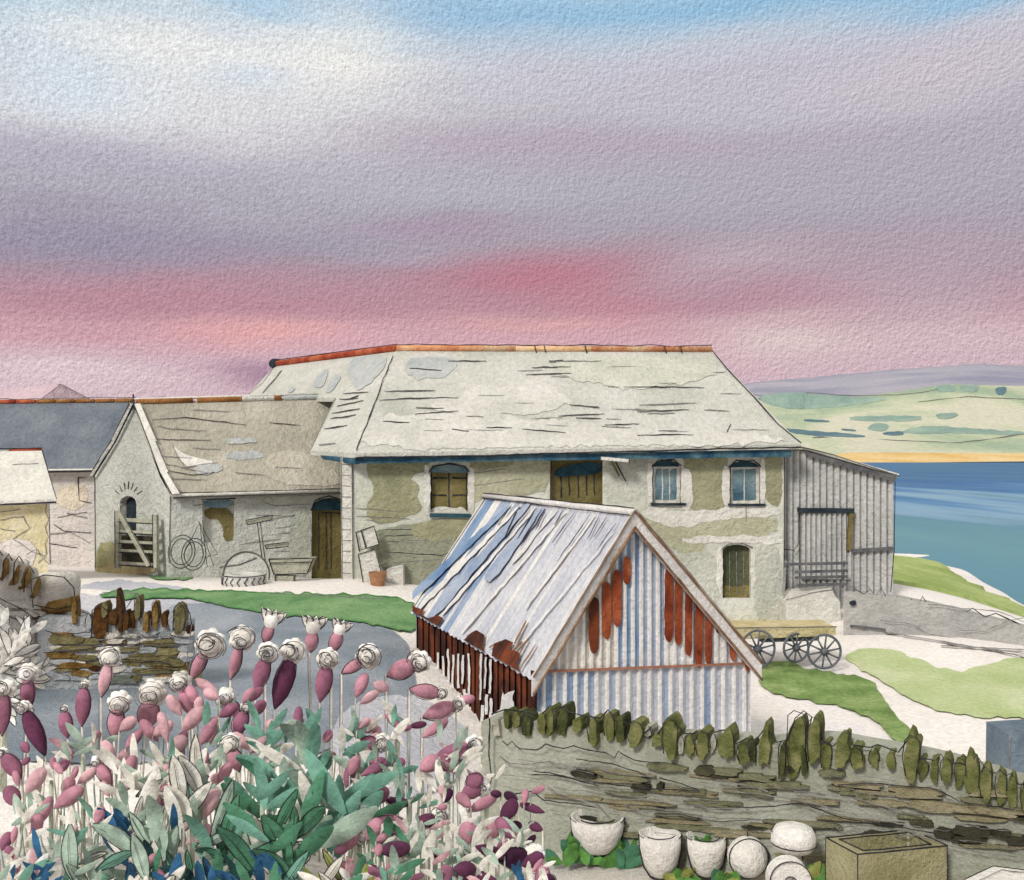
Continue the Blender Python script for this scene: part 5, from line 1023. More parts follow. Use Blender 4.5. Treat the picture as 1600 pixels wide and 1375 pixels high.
wsk = thing('mounting_block', 'rough white stone step against the barn wall right of the brown pot', 'block', P(625, 925, 29.5)); mb = MB(); mb.slab([P(604, 890, 29.6), P(630, 882, 29.6), P(632, 930, 29.6), P(604, 930, 29.6)], (0, .5, 0), pwh); ink3(mb, [P(600, 885, 29.5), P(630, 882, 29.5), P(631, 925, 29.5)], 1.2, PENCIL); mb.build('step', wsk)
# slate pier at right edge
mb = MB(); sp2 = plane(P(1578, 1150, 16), P(1680, 1150, 16), P(1578, 1100, 16)); prism(mb, sp2, [(1578, 1148), (1700, 1140), (1700, 1300), (1576, 1300)], mat('pier_slate', (120, 134, 146), (136, 148, 158), (104, 118, 132), wash=1, grain=G(16)), -.8, 0)
ink3(mb, [sp2(1578, 1148, .02), sp2(1576, 1225, .02)], 1.6, PENCIL); ink3(mb, [sp2(1560, 1143, .02), sp2(1700, 1138, .02)], 1.4, PENCIL); mb.build('gate_pier', label='square blue-grey slate pier behind the drystone wall at right edge', category='pier')

# ================================================================= TERRACE (near ground)
def tdrop(x, y):
    def ss(a, b, v): t = min(1, max(0, (v - a) / (b - a))); return t * t * (3 - 2 * t)
    s = 1 - ss(-1.3, .5, x - (y - 6) * .06); return 4.2 - s * 2.1 * (1 - ss(5, 10.5, y)) + .05 * noise.noise(Vector((x, y, 3)))
mt = mat('terrace_soil', (224, 216, 208), (234, 228, 220), (204, 206, 202), wash=1.2, grain=G(8))
mb = MB(); xs = axis((-14, 12, .25)); ys = axis((-4, 12, .25)); nx = len(xs)
def wall_y(x): return FA[1] + (FB[1] - FA[1]) * (x - FA[0]) / (FB[0] - FA[0]) if x > FA[0] else FA[1]
idx = {}; vs = []
for j, y in enumerate(ys):
    for i, x in enumerate(xs):
        yy = min(y, wall_y(x)); vs.append((x, yy, H - tdrop(x, yy)))
fs = [(j * nx + i, j * nx + i + 1, (j + 1) * nx + i + 1, (j + 1) * nx + i) for j in range(len(ys) - 1) for i in range(nx - 1) if ys[j] < wall_y(xs[i]) + .3]
mb.mesh(vs, fs, mt, True); mb.build('garden_ground', loc=(0, 0, 0), kind='structure')

# ================================================================= POTS, STONES, TROUGH in front of the wall
pt = mat('stone_white', (238, 234, 227), (243, 240, 235), (226, 222, 215), wash=3, grain=G(10)); TZ = H - 4.2
def lathe(mb, c, prof, m, n=28, sx=1, sy=1):
    vs = []
    for r_, z_ in prof:
        for k in range(n): a_ = 2 * math.pi * k / n; vs.append(Vector(c) + Vector((math.cos(a_) * r_ * sx, math.sin(a_) * r_ * sy, z_)))
    fs = [(j * n + k, j * n + (k + 1) % n, (j + 1) * n + (k + 1) % n, (j + 1) * n + k) for j in range(len(prof) - 1) for k in range(n)]
    fs += [tuple(range(n - 1, -1, -1)), tuple((len(prof) - 1) * n + k for k in range(n))]; mb.mesh(vs, fs, m, True)
def arc3(c, r_, z_, a0, a1, n=14, sx=1): return [Vector(c) + Vector((math.cos(a0 + (a1 - a0) * k / n) * r_ * sx, math.sin(a0 + (a1 - a0) * k / n) * r_, z_)) for k in range(n + 1)]
def bowl(name, label, px, pyb, Y, wpx, hpx, cat='planter'):
    c = P(px, pyb, Y); r_ = wpx / 2 * Y / F; h = hpx * Y / F; mb = MB()
    prof = [(r_ * .25, 0), (r_ * .55, h * .08), (r_ * .85, h * .35), (r_ * .98, h * .7), (r_, h), (r_ * .9, h), (r_ * .86, h * .8), (r_ * .3, h * .75)]; lathe(mb, c, prof, pt)
    ink3(mb, [c + Vector((math.cos(a_) * r_ * 1.0, -.6 * r_, 0)) * 1 if 0 else c + Vector((x_ * r_, -math.sqrt(max(0, 1 - x_ * x_)) * r_ * .3 - .03, z_ * h)) for x_, z_ in [(-1, 1), (-.97, .6), (-.8, .28), (-.5, .08), (0, 0), (.5, .08), (.8, .28), (.97, .6), (1, 1)]], 2.4, wob=1.5)
    ink3(mb, arc3(c + Vector((0, -.01, 0)), r_ * .7, h * 1.0, math.pi * 1.15, math.pi * 1.85), 2.4, wob=1.5); ink3(mb, arc3(c, r_ * 1.01, h, math.pi * 1.0, math.pi * 1.2), 2.0); ink3(mb, arc3(c, r_ * 1.01, h, math.pi * 1.8, math.pi * 2), 2.0)
    o = mb.build(name, label=label, category=cat); return o
def stand(px, Y): return HY + 4.2 / Y * F
bowl('stone_bowl', 'wide white stone bowl on the green leaves, leftmost under the drystone wall', 933, 1332, 10.6, 84, 56)
bowl('stone_bowl', 'deep white tub-shaped bowl second from the left under the wall', 1031, 1370, 10.2, 66, 68)
bowl('stone_bowl', 'white tub topped by small green leaves, third from the left under the wall', 1103, 1368, 10.1, 62, 62)
mb = MB(); c = P(1168, 1338, 9.9); r_ = 31 * 9.9 / F; mb.lump(c, (2 * r_, 2 * r_, 2 * r_), pt, n=28, rough=.02); ink3(mb, [c + Vector((math.cos(a_) * r_, -.06, math.sin(a_) * r_)) for a_ in [2 * math.pi * k / 24 for k in range(25)]], 2.6, wob=1.5); ink3(mb, [c + Vector((0, 0, r_)), c + Vector((0, 0, r_ + .06))], 2.4)
mb.build('stone_ball', label='smooth round white stone ball between the tubs and the staddle stone', category='stone ball')
st = thing('staddle_stone', 'white mushroom-shaped staddle stone with a flat oval cap', 'staddle stone', P(1240, 1420, 9.4))
mb = MB(); c = P(1240, 1308, 9.4); r_ = 35 * 9.4 / F; lathe(mb, c, [(r_ * .3, -.13), (r_ * .8, -.11), (r_, -.05), (r_ * .98, .02), (r_ * .8, .09), (r_ * .4, .12), (.01, .12)], pt); ink3(mb, arc3(c, r_ * 1.0, -.05, math.pi, 2 * math.pi), 2.4); ink3(mb, arc3(c, r_ * .95, .05, 0, math.pi), 2.0); mb.build('cap', st)
mb = MB(); lathe(mb, P(1240, 1422, 9.4), [(.14, 0), (.09, .4), (.08, .6)], pt, n=16); ink3(mb, [P(1227, 1326, 9.3), P(1225, 1345, 9.3)], 2.4); ink3(mb, [P(1253, 1326, 9.3), P(1254, 1345, 9.3)], 2.8); mb.build('stem', st)
mb = MB(); c = P(1232, 1374, 9.0); r_ = 33 * 9.0 / F; seg = 28
for rr_, y_ in (): pass
ring_o = [(math.cos(2 * math.pi * k / seg), math.sin(2 * math.pi * k / seg)) for k in range(seg)]
mb.mesh([c + Vector((a_ * r_, -.06, b_ * r_)) for a_, b_ in ring_o] + [c + Vector((a_ * r_ * .28, -.06, b_ * r_ * .28)) for a_, b_ in ring_o] + [c + Vector((a_ * r_, .08, b_ * r_)) for a_, b_ in ring_o] + [c + Vector((a_ * r_ * .28, .08, b_ * r_ * .28)) for a_, b_ in ring_o],
        [(k, (k + 1) % seg, seg + (k + 1) % seg, seg + k) for k in range(seg)] + [(k, 2 * seg + k, 2 * seg + (k + 1) % seg, (k + 1) % seg) for k in range(seg)] + [(2 * seg + k, 3 * seg + k, 3 * seg + (k + 1) % seg, 2 * seg + (k + 1) % seg) for k in range(seg)] + [(seg + k, seg + (k + 1) % seg, 3 * seg + (k + 1) % seg, 3 * seg + k) for k in range(seg)], pt)
for f_ in (1, .28): ink3(mb, [c + Vector((math.cos(2 * math.pi * k / 24) * r_ * f_, -.08, math.sin(2 * math.pi * k / 24) * r_ * f_)) for k in range(25)], 2.3, wob=1.2)
mb.build('millstone', label='small white millstone with a hole, propped upright below the staddle stone', category='millstone')
# trough
trm = mat('trough_stone', (164, 158, 122), (178, 172, 138), (144, 138, 102), wash=2, grain=G(9)); tri_ = mat('trough_water', (150, 146, 112), (164, 160, 126), (132, 128, 98), wash=1.5, grain=G(9))
a = P(1292, 1336, 8.9); b = P(1478, 1345, 8.7); d = Vector((.12, 1.0, 0)); a = Vector((a.x, a.y, H - 3.42)); b = Vector((b.x, b.y, H - 3.42)); b2_ = P(1478, 1336, 9.0)
a = P(1340, 1350, 8.8); a.z = H - 3.44; u_ = (P(1480, 1340, 9.0) - a); u_.z = 0; v_ = (P(1290, 1322, 9.2) - a); v_.z = 0
a.z = H - 3.42; tz = -.85
tr = thing('water_trough', 'rectangular olive-brown stone trough with dark inked rim at bottom right', 'trough', a + Vector((.4, .3, tz)))
def tq(s, t, z=0): return a + u_ * s + v_ * t + Vector((0, 0, z))
mb = MB()
o_ = [(0, 0), (1, 0), (1, 1), (0, 1)]; i_ = [(.12, .14), (.88, .14), (.9, .86), (.1, .86)]
for k in range(4):
    k2 = (k + 1) % 4
    mb.face([tq(*o_[k]), tq(*o_[k2]), tq(*i_[k2]), tq(*i_[k])], trm); mb.face([tq(*o_[k]), tq(*o_[k2]), tq(*o_[k2], tz), tq(*o_[k], tz)], trm); mb.face([tq(*i_[k]), tq(*i_[k2]), tq(*i_[k2], -.4), tq(*i_[k], -.4)], trm)
ink3(mb, [tq(*p, .01) for p in o_], 3.0, close=True, wob=1.5); ink3(mb, [tq(*p, .01) for p in i_], 2.8, close=True, wob=2); ink3(mb, [tq(0, 0), tq(0, 0, tz)], 2.6); ink3(mb, [tq(1, 0), tq(1, 0, tz)], 2.6); ink3(mb, [tq(0, 1), tq(0, 1, tz)], 2.6)
mb.build('basin', tr); mb = MB(); mb.face([tq(*p, -.12) for p in i_], tri_); mb.build('water_surface', tr)
mb = MB(); c = P(1560, 1362, 8.2); q_ = [P(1496, 1368, 8.3), P(1562, 1350, 8.5), P(1625, 1366, 8.4), P(1560, 1392, 8.0)]
zq = q_[0].z
for v in q_: v.z = H - 3.36
q_ = [Vector((x, y, H - 3.4)) for x, y in ((3.52, 8.15), (4.0, 8.52), (4.6, 8.3), (4.2, 7.75))]
mb.slab(q_, (0, 0, -.9), pt); ink3(mb, q_, 2.2, close=True, wob=1.5); cc_ = sum(q_, Vector()) / 4; ink3(mb, [v.lerp(cc_, .3) + Vector((0, 0, .012)) for v in q_], 1.6, PENCIL, close=True, wob=2)
mb.build('stone_slab', label='flat white cut slab lying at the bottom right corner beside the trough', category='slab')

# ================================================================= PLANTS
def leafmat(key, a, **k): return mat(key, a, tuple(min(255, v * 1.16) for v in a), tuple(v * .8 for v in a), wash=7, grain=G(5.5), bump=.4, sharp=.2, **k)
LT = leafmat('leaf_teal', (112, 158, 140)); LG = leafmat('leaf_green', (80, 130, 102)); LS = leafmat('leaf_sage', (160, 180, 164)); LB = leafmat('leaf_blue', (52, 96, 132)); LD = leafmat('leaf_dark', (38, 66, 66)); LO = leafmat('leaf_olive', (146, 152, 84)); LW = leafmat('leaf_white', (232, 228, 216)); LM = leafmat('leaf_moss', (96, 146, 74))
MP = [leafmat('petal_pale', (208, 166, 172)), leafmat('petal_pink', (186, 134, 148)), leafmat('petal_mauve', (150, 98, 120)), leafmat('petal_wine', (98, 54, 80)), leafmat('petal_dark', (66, 34, 58))]
BW = leafmat('bloom_white', (240, 235, 226)); STM = leafmat('stem_pale', (222, 214, 200)); STG = leafmat('stem_sage', (190, 196, 176))
def leaf(mb, base, tip, w, m_, bend=.12, ink=0, nrm=None):
    base, tip = Vector(base), Vector(tip); ax = tip - base; Ln_ = ax.length
    side = ax.cross(Vector((0, 1, 0))) if nrm is None else ax.cross(nrm)
    if side.length < 1e-5: side = Vector((1, 0, 0))
    side.normalize(); out = side.cross(ax).normalized()
    n = 7; Lp, Rp, Cp = [], [], []
    for i in range(n + 1):
        t = i / n; c = base + ax * t + out * bend * Ln_ * math.sin(math.pi * t); hw_ = w / 2 * math.sin(math.pi * min(1, t * .93 + .04)) ** .75
        Lp.append(c - side * hw_); Rp.append(c + side * hw_); Cp.append(c + out * hw_ * -.25)
    vs = Lp + Cp + Rp; k = n + 1
    mb.mesh(vs, [(i, i + 1, k + i + 1, k + i) for i in range(n)] + [(k + i, k + i + 1, 2 * k + i + 1, 2 * k + i) for i in range(n)], m_, True)
    if ink:
        off = Vector((0, -.004, 0)); ink3(mb, [p + off for p in Lp], ink, wob=.8); ink3(mb, [p + off for p in Rp], ink, wob=.8)
        if ink > 1.4: ink3(mb, [p + off * 2 for p in Cp[:-1]], ink * .7, wob=.8)
def gz(x, y): return H - tdrop(x, y)

DUP = []
# flowers: bloom px, bud-end px, bud width px, tone, bloom size
FL = [(425, 966, 414, 1006, 17, 1, 26, 1), (490, 976, 484, 1020, 21, 1, 26, 1), (532, 980, 518, 1020, 20, 1, 22, 1), (378, 998, 360, 1062, 18, 1, 26, 0), (328, 1006, 298, 1062, 20, 1, 30, 0), (418, 1020, 400, 1080, 26, 2, 22, 0), (458, 1018, 430, 1108, 30, 3, 26, 0), (512, 1030, 500, 1098, 26, 2, 22, 0),
      (576, 1026, 534, 1052, 18, 1, 26, 0), (656, 1034, 604, 1056, 30, 1, 22, 0), (44, 1052, 44, 1112, 22, 2, 20, 0), (172, 1028, 158, 1090, 20, 0, 22, 0), (238, 1084, 228, 1140, 34, 1, 28, 0), (282, 1066, 300, 1120, 22, 1, 22, 0), (10, 1076, 4, 1150, 20, 2, 18, 0), (132, 1070, 128, 1136, 24, 2, 10, 0), (38, 1106, 72, 1180, 26, 3, 14, 0), (100, 1108, 106, 1154, 22, 2, 8, 0),
      (186, 1098, 178, 1154, 26, 1, 24, 0), (360, 1162, 374, 1206, 24, 1, 20, 0), (596, 1160, 556, 1166, 26, 2, 18, 0), (742, 1164, 672, 1196, 34, 2, 20, 0), (752, 1232, 732, 1210, 30, 2, 18, 0), (566, 1302, 630, 1278, 30, 2, 24, 0), (470, 1332, 452, 1356, 10, 0, 24, 0), (688, 1274, 640, 1292, 22, 3, 18, 0), (834, 1336, 778, 1344, 34, 4, 22, 0), (352, 1090, 372, 1120, 24, 1, 20, 0), (690, 1084, 640, 1076, 24, 1, 12, 0), (716, 1100, 660, 1120, 26, 1, 14, 0),
      (384, 1106, 368, 1150, 24, 2, 12, 0), (4, 1176, 34, 1216, 26, 2, 10, 0), (150, 1190, 176, 1226, 20, 1, 12, 0)]
# further buds without an open top
BD = [(700, 1124, 660, 1152, 24, 1), (742, 1090, 712, 1098, 18, 1), (640, 1140, 600, 1116, 22, 1), (552, 1190, 540, 1232, 22, 2), (492, 1182, 496, 1216, 15, 2), (606, 1190, 564, 1212, 24, 2), (632, 1186, 596, 1216, 22, 2), (596, 1226, 564, 1254, 26, 2), (714, 1240, 736, 1262, 26, 1), (776, 1244, 730, 1268, 24, 1), (738, 1286, 744, 1320, 32, 2), (776, 1278, 800, 1310, 30, 2), (788, 1240, 810, 1250, 18, 4), (812, 1256, 852, 1270, 16, 3), (800, 1288, 816, 1292, 17, 4), (826, 1286, 848, 1298, 18, 3), (672, 1326, 714, 1348, 26, 3), (724, 1366, 780, 1378, 30, 3), (856, 1368, 870, 1380, 16, 4),
      (318, 1104, 284, 1144, 34, 0), (338, 1120, 312, 1166, 26, 1), (290, 1150, 262, 1180, 34, 0), (10, 1230, 30, 1260, 34, 2), (70, 1200, 40, 1240, 34, 0), (130, 1230, 84, 1262, 34, 1), (60, 1270, 52, 1310, 30, 1), (80, 1244, 60, 1290, 26, 1), (20, 1340, 28, 1365, 20, 1), (166, 1168, 172, 1200, 22, 1), (210, 1180, 190, 1226, 28, 1), (222, 1140, 196, 1170, 24, 1), (340, 1230, 318, 1280, 30, 0), (395, 1350, 405, 1370, 18, 1), (150, 1200, 120, 1226, 18, 0), (470, 1180, 478, 1170, 20, 0), (112, 1214, 100, 1244, 30, 1), (590, 1130, 560, 1140, 30, 0), (330, 1290, 290, 1320, 34, 0), (16, 1300, 2, 1330, 26, 2), (640, 1256, 600, 1250, 18, 3), (236, 1230, 250, 1260, 20, 0), (160, 1260, 150, 1290, 20, 1), (250, 1112, 262, 1160, 20, 0)]
def lathe_axis(mb, p0, p1, w, m_, prof, n=12):
    p0, p1 = Vector(p0), Vector(p1); ax = p1 - p0; d = ax.normalized(); s1 = d.cross(Vector((0, 1, 0)));
    if s1.length < .1: s1 = d.cross(Vector((0, 0, 1)))
    s1.normalize(); s2 = d.cross(s1); vs = []
    for t, r_ in prof:
        for k in range(n): a_ = 2 * math.pi * k / n; vs.append(p0 + ax * t + (s1 * math.cos(a_) + s2 * math.sin(a_)) * r_ * w / 2)
    mb.mesh(vs, [(j * n + k, j * n + (k + 1) % n, (j + 1) * n + (k + 1) % n, (j + 1) * n + k) for j in range(len(prof) - 1) for k in range(n)], m_, True)
    return s1, s2
PROF = [(0, .05), (.03, .42), (.12, .72), (.3, .96), (.5, 1), (.7, .82), (.88, .42), (.97, .15), (1, .02)]
fr = random.Random(21)
def depth_for(py): return 7.4 - (py - 960) / 415 * 2.6
def stem_path(p, lean=0):
    y = p.y; x1 = p.x + lean; g = gz(x1, y) - .05; return [p, Vector((p.x + lean * .25, y, p.z + (g - p.z) * .4)), Vector((p.x + lean * .65, y + .02, p.z + (g - p.z) * .75)), Vector((x1, y + .02, g))]
tone_w = ['pale pink', 'dusty pink', 'mauve', 'deep wine', 'near-black plum']
def where(px, py, extra=''):
    h = 'far left' if px < 110 else 'left' if px < 300 else 'centre-left' if px < 460 else 'middle' if px < 620 else 'right' if px < 740 else 'far right'
    v = 'top row' if py < 1045 else 'second row' if py < 1105 else 'third row' if py < 1170 else 'lower rows' if py < 1260 else 'lowest row'
    return '%s of bed, %s' % (h, v)
used = {}
def uniq(lb, px, py):
    k = used.get(lb, 0); used[lb] = k + 1
    return lb
special = {0: 'dusty pink flower with fringed white crown, highest of all by the grass', 1: 'flower with scalloped white crown, left one of the upright pair below the grass strip', 2: 'flower with scalloped white crown, right one of the upright pair below the grass strip', 3: 'tight round white bloom right of the big open one near the low drystone wall', 4: 'big open white bloom just right of the low drystone wall end',
           5: 'white bloom on inked mauve bud, left of the longest wine bud', 6: 'longest deep wine bud with plain white bloom above, near centre of the bed top', 7: 'mauve bud with white bloom just under the scalloped pair', 8: 'white bloom leaning right on a short pink bud, nearest the shed but one', 9: 'inked pink bud lying sideways, its white bloom touching the rusty shed wall',
           10: 'round scribbled white bloom over a curved mauve bud beside the pale shrub', 12: 'large round white bloom with double pink bud below the low drystone wall', 16: 'long wine bud hanging to the right at far left of the bed', 19: 'small round bloom drawn alone among teal leaves', 20: 'small round bloom with mauve bud pointing left, below the shed left side', 21: 'white bloom with big mauve bud at left end of the foreground wall',
           23: 'white bloom with striped plum bud pointing up right, low in the bed', 24: 'pale disc-shaped bloom over the dark green leaves near the bottom', 26: 'pink scribbled bloom with near-black bud near the lower right of bed'}
for i, (bx, by, ex, ey, w, tone, bs, crown) in enumerate(FL):
    Y = depth_for(by) + fr.uniform(-.15, .15); pb_ = P(bx, by, Y); pe = P(ex, ey, Y - .03); u = Y / F
    root = pe + Vector((fr.uniform(-.05, .05), .03, 0)); sp_ = stem_path(pe, fr.uniform(-.12, .12))
    f = thing('pink_flower', special.get(i, '%s bud with white bloom, %s' % (tone_w[tone], where(bx, by))), 'flower', sp_[-1], 'tall mauve flowers with white blooms'); DUP.append((f, bx))
    mb = MB(); mb.tube(sp_, [.006, .008, .01, .011], STM, n=6); ink3(mb, [p + Vector((-.012, -.012, 0)) for p in sp_], 1.0, PENCIL); mb.build('stem', f)
    mb = MB(); ax = (pe - pb_); p_start = pb_ + ax.normalized() * bs * .35 * u; s1, s2 = lathe_axis(mb, p_start, pe, w * u, MP[tone], PROF)
    for sg in ((-1, 1) if i % 2 == 0 else (1,)):
        ink3(mb, [p_start + (pe - p_start) * t + s1 * r_ * w / 2 * u * 1.04 * sg + Vector((0, -.01, 0)) for t, r_ in PROF], 1.6, wob=1.5)
    mb.build('bud', f)
    mb = MB(); R_ = bs * .86 * u
    dU = -ax.normalized(); sX = dU.cross(Vector((0, 1, 0))).normalized()
    if crown:
        n_p = 9
        for k in range(n_p):
            a_ = 2 * math.pi * k / n_p + .2; dd_ = (sX * math.cos(a_) + Vector((0, 1, 0)) * math.sin(a_) * .6)
            leaf(mb, pb_ - dU * R_ * .5, pb_ + dU * R_ * .55 + dd_ * R_ * .9, R_ * .55, BW, bend=.15, ink=1.3)
        lathe_axis(mb, pb_ - dU * R_ * .9, pb_ + dU * R_ * .2, R_ * 1.1, BW, [(0, .3), (.4, .8), (.8, 1), (1, .6)], n=12)
    else:
        mb.lump(pb_, (R_ * 1.5, R_ * 1.3, R_ * 1.4), BW, seed=i, n=16, rough=.1)
        for k in range(7):
            a_ = 2 * math.pi * k / 7 + i; c = pb_ + (sX * math.cos(a_) + dU * math.sin(a_)) * R_ * .55 + Vector((0, .01, 0)); mb.lump(c, (R_ * .85, R_ * .8, R_ * .8), BW, seed=i * 7 + k, n=10, rough=.15)
        # petal edges
        for k in range(8):
            a0 = fr.uniform(0, 6.28); rr_ = R_ * fr.uniform(.25, .95); c0 = pb_ + Vector((fr.uniform(-.25, .25) * R_, -R_ * (.8 if rr_ < R_ * .6 else .5), fr.uniform(-.25, .25) * R_))
            span = fr.uniform(2.2, 5.5); ink3(mb, [c0 + (sX * math.cos(a0 + span * q_ / 12) + dU * math.sin(a0 + span * q_ / 12) * .85) * rr_ for q_ in range(13)], 1.3 if i > 9 else 1.7, INK if k < 3 else PENCIL, wob=2.5)
    mb.build('bloom', f)
for _ in range(64):
    if _ < 40: x_, y_ = fr.uniform(150, 600), fr.uniform(1070, 1260); tn = fr.choice([0, 0, 1, 1, 2])
    else: x_, y_ = fr.uniform(540, 860), fr.uniform(1180, 1375); tn = fr.choice([1, 2, 2, 3, 3])
    if x_ > 740 and y_ < 1240: continue
    a_ = fr.uniform(-1.1, 1.1) + (0 if x_ < 500 else .9); l_ = fr.uniform(24, 44) if _ < 40 else fr.uniform(34, 50); BD.append((x_ + math.sin(a_) * l_ / 2, y_ - math.cos(a_) * l_ / 2, x_ - math.sin(a_) * l_ / 2, y_ + math.cos(a_) * l_ / 2, fr.uniform(17, 26) if _ < 40 else fr.uniform(27, 38), tn))
for _ in range(62):
    if _ < 26: x_, y_ = fr.uniform(0, 340), fr.uniform(1150, 1370); tn = fr.choice([0, 0, 1, 1, 2])
    else: x_, y_ = fr.uniform(500, 850), fr.uniform(1120, 1375); tn = fr.choice([1, 2, 2, 3, 1, 4] if x_ > 620 else [0, 1, 1, 2])
    if x_ > 760 and y_ < 1230: continue
    a_ = fr.uniform(-.9, .9) + (0 if x_ < 450 else 1.0); l_ = fr.uniform(16, 30); BD.append((x_ + math.sin(a_) * l_ / 2, y_ - math.cos(a_) * l_ / 2, x_ - math.sin(a_) * l_ / 2, y_ + math.cos(a_) * l_ / 2, fr.uniform(11, 18), tn))
for i, (bx, by, ex, ey, w, tone) in enumerate(BD):
    w = w * .85 if w < 24 else w * .72
    Y = depth_for((by + ey) / 2) + fr.uniform(-.2, .2); p0_ = P(bx, by, Y); p1_ = P(ex, ey, Y - .05); u = Y / F; low = p1_ if ey > by else p0_
    sp_ = stem_path(low, fr.uniform(-.1, .1))
    f = thing('flower_bud', '%s %s bud %s, %s' % ('large' if w > 19 else 'small' if w < 13 else 'slim', tone_w[tone], 'lying sideways' if abs(ey - by) < abs(ex - bx) * .8 else 'upright' if abs(ex - bx) < 7 else 'leaning right' if (bx - ex) * (ey - by) > 0 else 'leaning left', where(bx, by)), 'flower bud', sp_[-1], 'closed mauve buds in the flower bed'); DUP.append((f, bx))
    mb = MB(); mb.tube(sp_, [.004, .005, .006, .007], (STM, STG, LS)[i % 3], n=5); mb.build('stem', f)
    mb = MB(); s1, s2 = lathe_axis(mb, p0_, p1_, w * u, MP[tone], PROF)
    if i % 3 == 0: ink3(mb, [p0_ + (p1_ - p0_) * t + s1 * r_ * w / 2 * u * 1.04 + Vector((0, -.01, 0)) for t, r_ in PROF], 1.3, PENCIL, wob=2)
    mb.build('bud', f)
# leafy clumps: centre px (crown), height px, leaf mats, count, spread px, ink?
CL = [(340, 1330, 130, [LT, LG, LS], 26, 90, 1, 'teal'), (440, 1330, 150, [LG, LT, LG], 30, 95, 1, 'green'), (530, 1290, 150, [LT, LG, LT], 28, 80, 0, 'teal'), (410, 1240, 120, [LT, LT, LG], 22, 60, 0, 'teal'), (470, 1210, 120, [LT, LT, LS], 20, 55, 0, 'teal'), (580, 1190, 90, [LT, LS], 14, 60, 0, 'teal'), (250, 1330, 120, [LS, LB, LT], 24, 80, 1, 'sage'), (150, 1370, 110, [LS, LS, LT], 20, 90, 1, 'sage'), (60, 1372, 80, [LB, LB, LT], 22, 80, 0, 'blue'), (210, 1290, 80, [LB, LB, LS], 20, 55, 0, 'blue'), (300, 1260, 120, [LS, LW, LT], 20, 60, 1, 'sage'), (220, 1250, 100, [LW, LS], 16, 60, 1, 'white'), (300, 1390, 90, [LD, LG, LD, LB], 22, 90, 1, 'dark'), (400, 1390, 90, [LG, LD, LG], 22, 90, 0, 'dark'), (520, 1390, 90, [LO, LG, LO], 20, 90, 1, 'olive'), (610, 1380, 80, [LG, LT], 16, 60, 0, 'green'), (200, 1400, 90, [LB, LD, LS], 18, 70, 1, 'blue'), (690, 1390, 60, [LB, LT], 14, 60, 0, 'blue'), (250, 1390, 110, [LO, LG, LW], 16, 60, 1, 'olive'),
      (350, 1130, 60, [LT, LS], 12, 60, 0, 'teal'), (420, 1150, 80, [LT, LS, LT], 16, 60, 0, 'teal'), (560, 1150, 70, [LT, LS], 14, 60, 0, 'teal'), (270, 1190, 70, [LS, LW, LT], 16, 60, 0, 'sage'), (130, 1160, 60, [LW, LS], 14, 60, 0, 'white'), (50, 1260, 70, [LW, LS], 16, 70, 0, 'white'), (130, 1290, 70, [LW, LS, LT], 18, 70, 0, 'sage'), (620, 1200, 60, [LT, LS, LW], 16, 60, 0, 'sage'),
      (700, 1200, 60, [LW, LS], 20, 70, 0, 'white'), (640, 1320, 70, [LW, LS, LG], 22, 70, 0, 'sage'), (720, 1300, 60, [LW, LS, LW], 22, 70, 0, 'white'), (800, 1300, 50, [LW, LW, LS], 20, 60, 0, 'white'), (760, 1390, 60, [LW, LS, LW], 20, 80, 0, 'white'), (700, 1340, 60, [LW, LS], 20, 70, 0, 'white'), (840, 1370, 50, [LW, LW], 16, 40, 0, 'white'),
      (640, 1230, 60, [LS, LT], 10, 50, 0, 'sage'), (590, 1330, 80, [LG, LT, LG], 16, 45, 0, 'green'), (100, 1330, 70, [LS, LW], 12, 70, 0, 'sage'), (420, 1180, 70, [LT, LS], 12, 40, 0, 'teal'), (490, 1140, 70, [LT, LT], 10, 40, 0, 'teal'), (20, 1375, 70, [LB, LB, LT], 16, 50, 0, 'blue'), (360, 1400, 60, [LD, LD, LG], 14, 60, 0, 'dark'), (700, 1160, 60, [LS, LW], 12, 70, 0, 'white'), (660, 1290, 60, [LS, LW, LW], 14, 70, 0, 'white'), (760, 1330, 60, [LW, LW, LS], 16, 80, 0, 'white'), (620, 1130, 60, [LT, LW], 8, 50, 0, 'teal'), (760, 1200, 50, [LW, LW], 10, 50, 0, 'white'), (680, 1230, 60, [LW, LS, LW], 14, 70, 0, 'white'), (560, 1370, 70, [LO, LG], 12, 50, 0, 'olive'), (80, 1200, 60, [LW, LW], 10, 60, 0, 'white'), (190, 1210, 80, [LW, LS], 14, 60, 0, 'white'), (320, 1200, 70, [LW, LS, LW], 14, 60, 0, 'white'), (20, 1330, 60, [LW, LW], 14, 70, 0, 'white'), (810, 1390, 60, [LW, LB, LW], 12, 60, 0, 'white')]
lw = {'teal': 'clump of broad teal leaves', 'green': 'clump of long dark green leaves', 'sage': 'pale sage clump with inked pointed leaves', 'blue': 'ink-blue leafy clump', 'dark': 'blackish green clump of short leaves', 'olive': 'olive and green leafy clump', 'white': 'nearly white leafy clump'}
pr_ = random.Random(33)
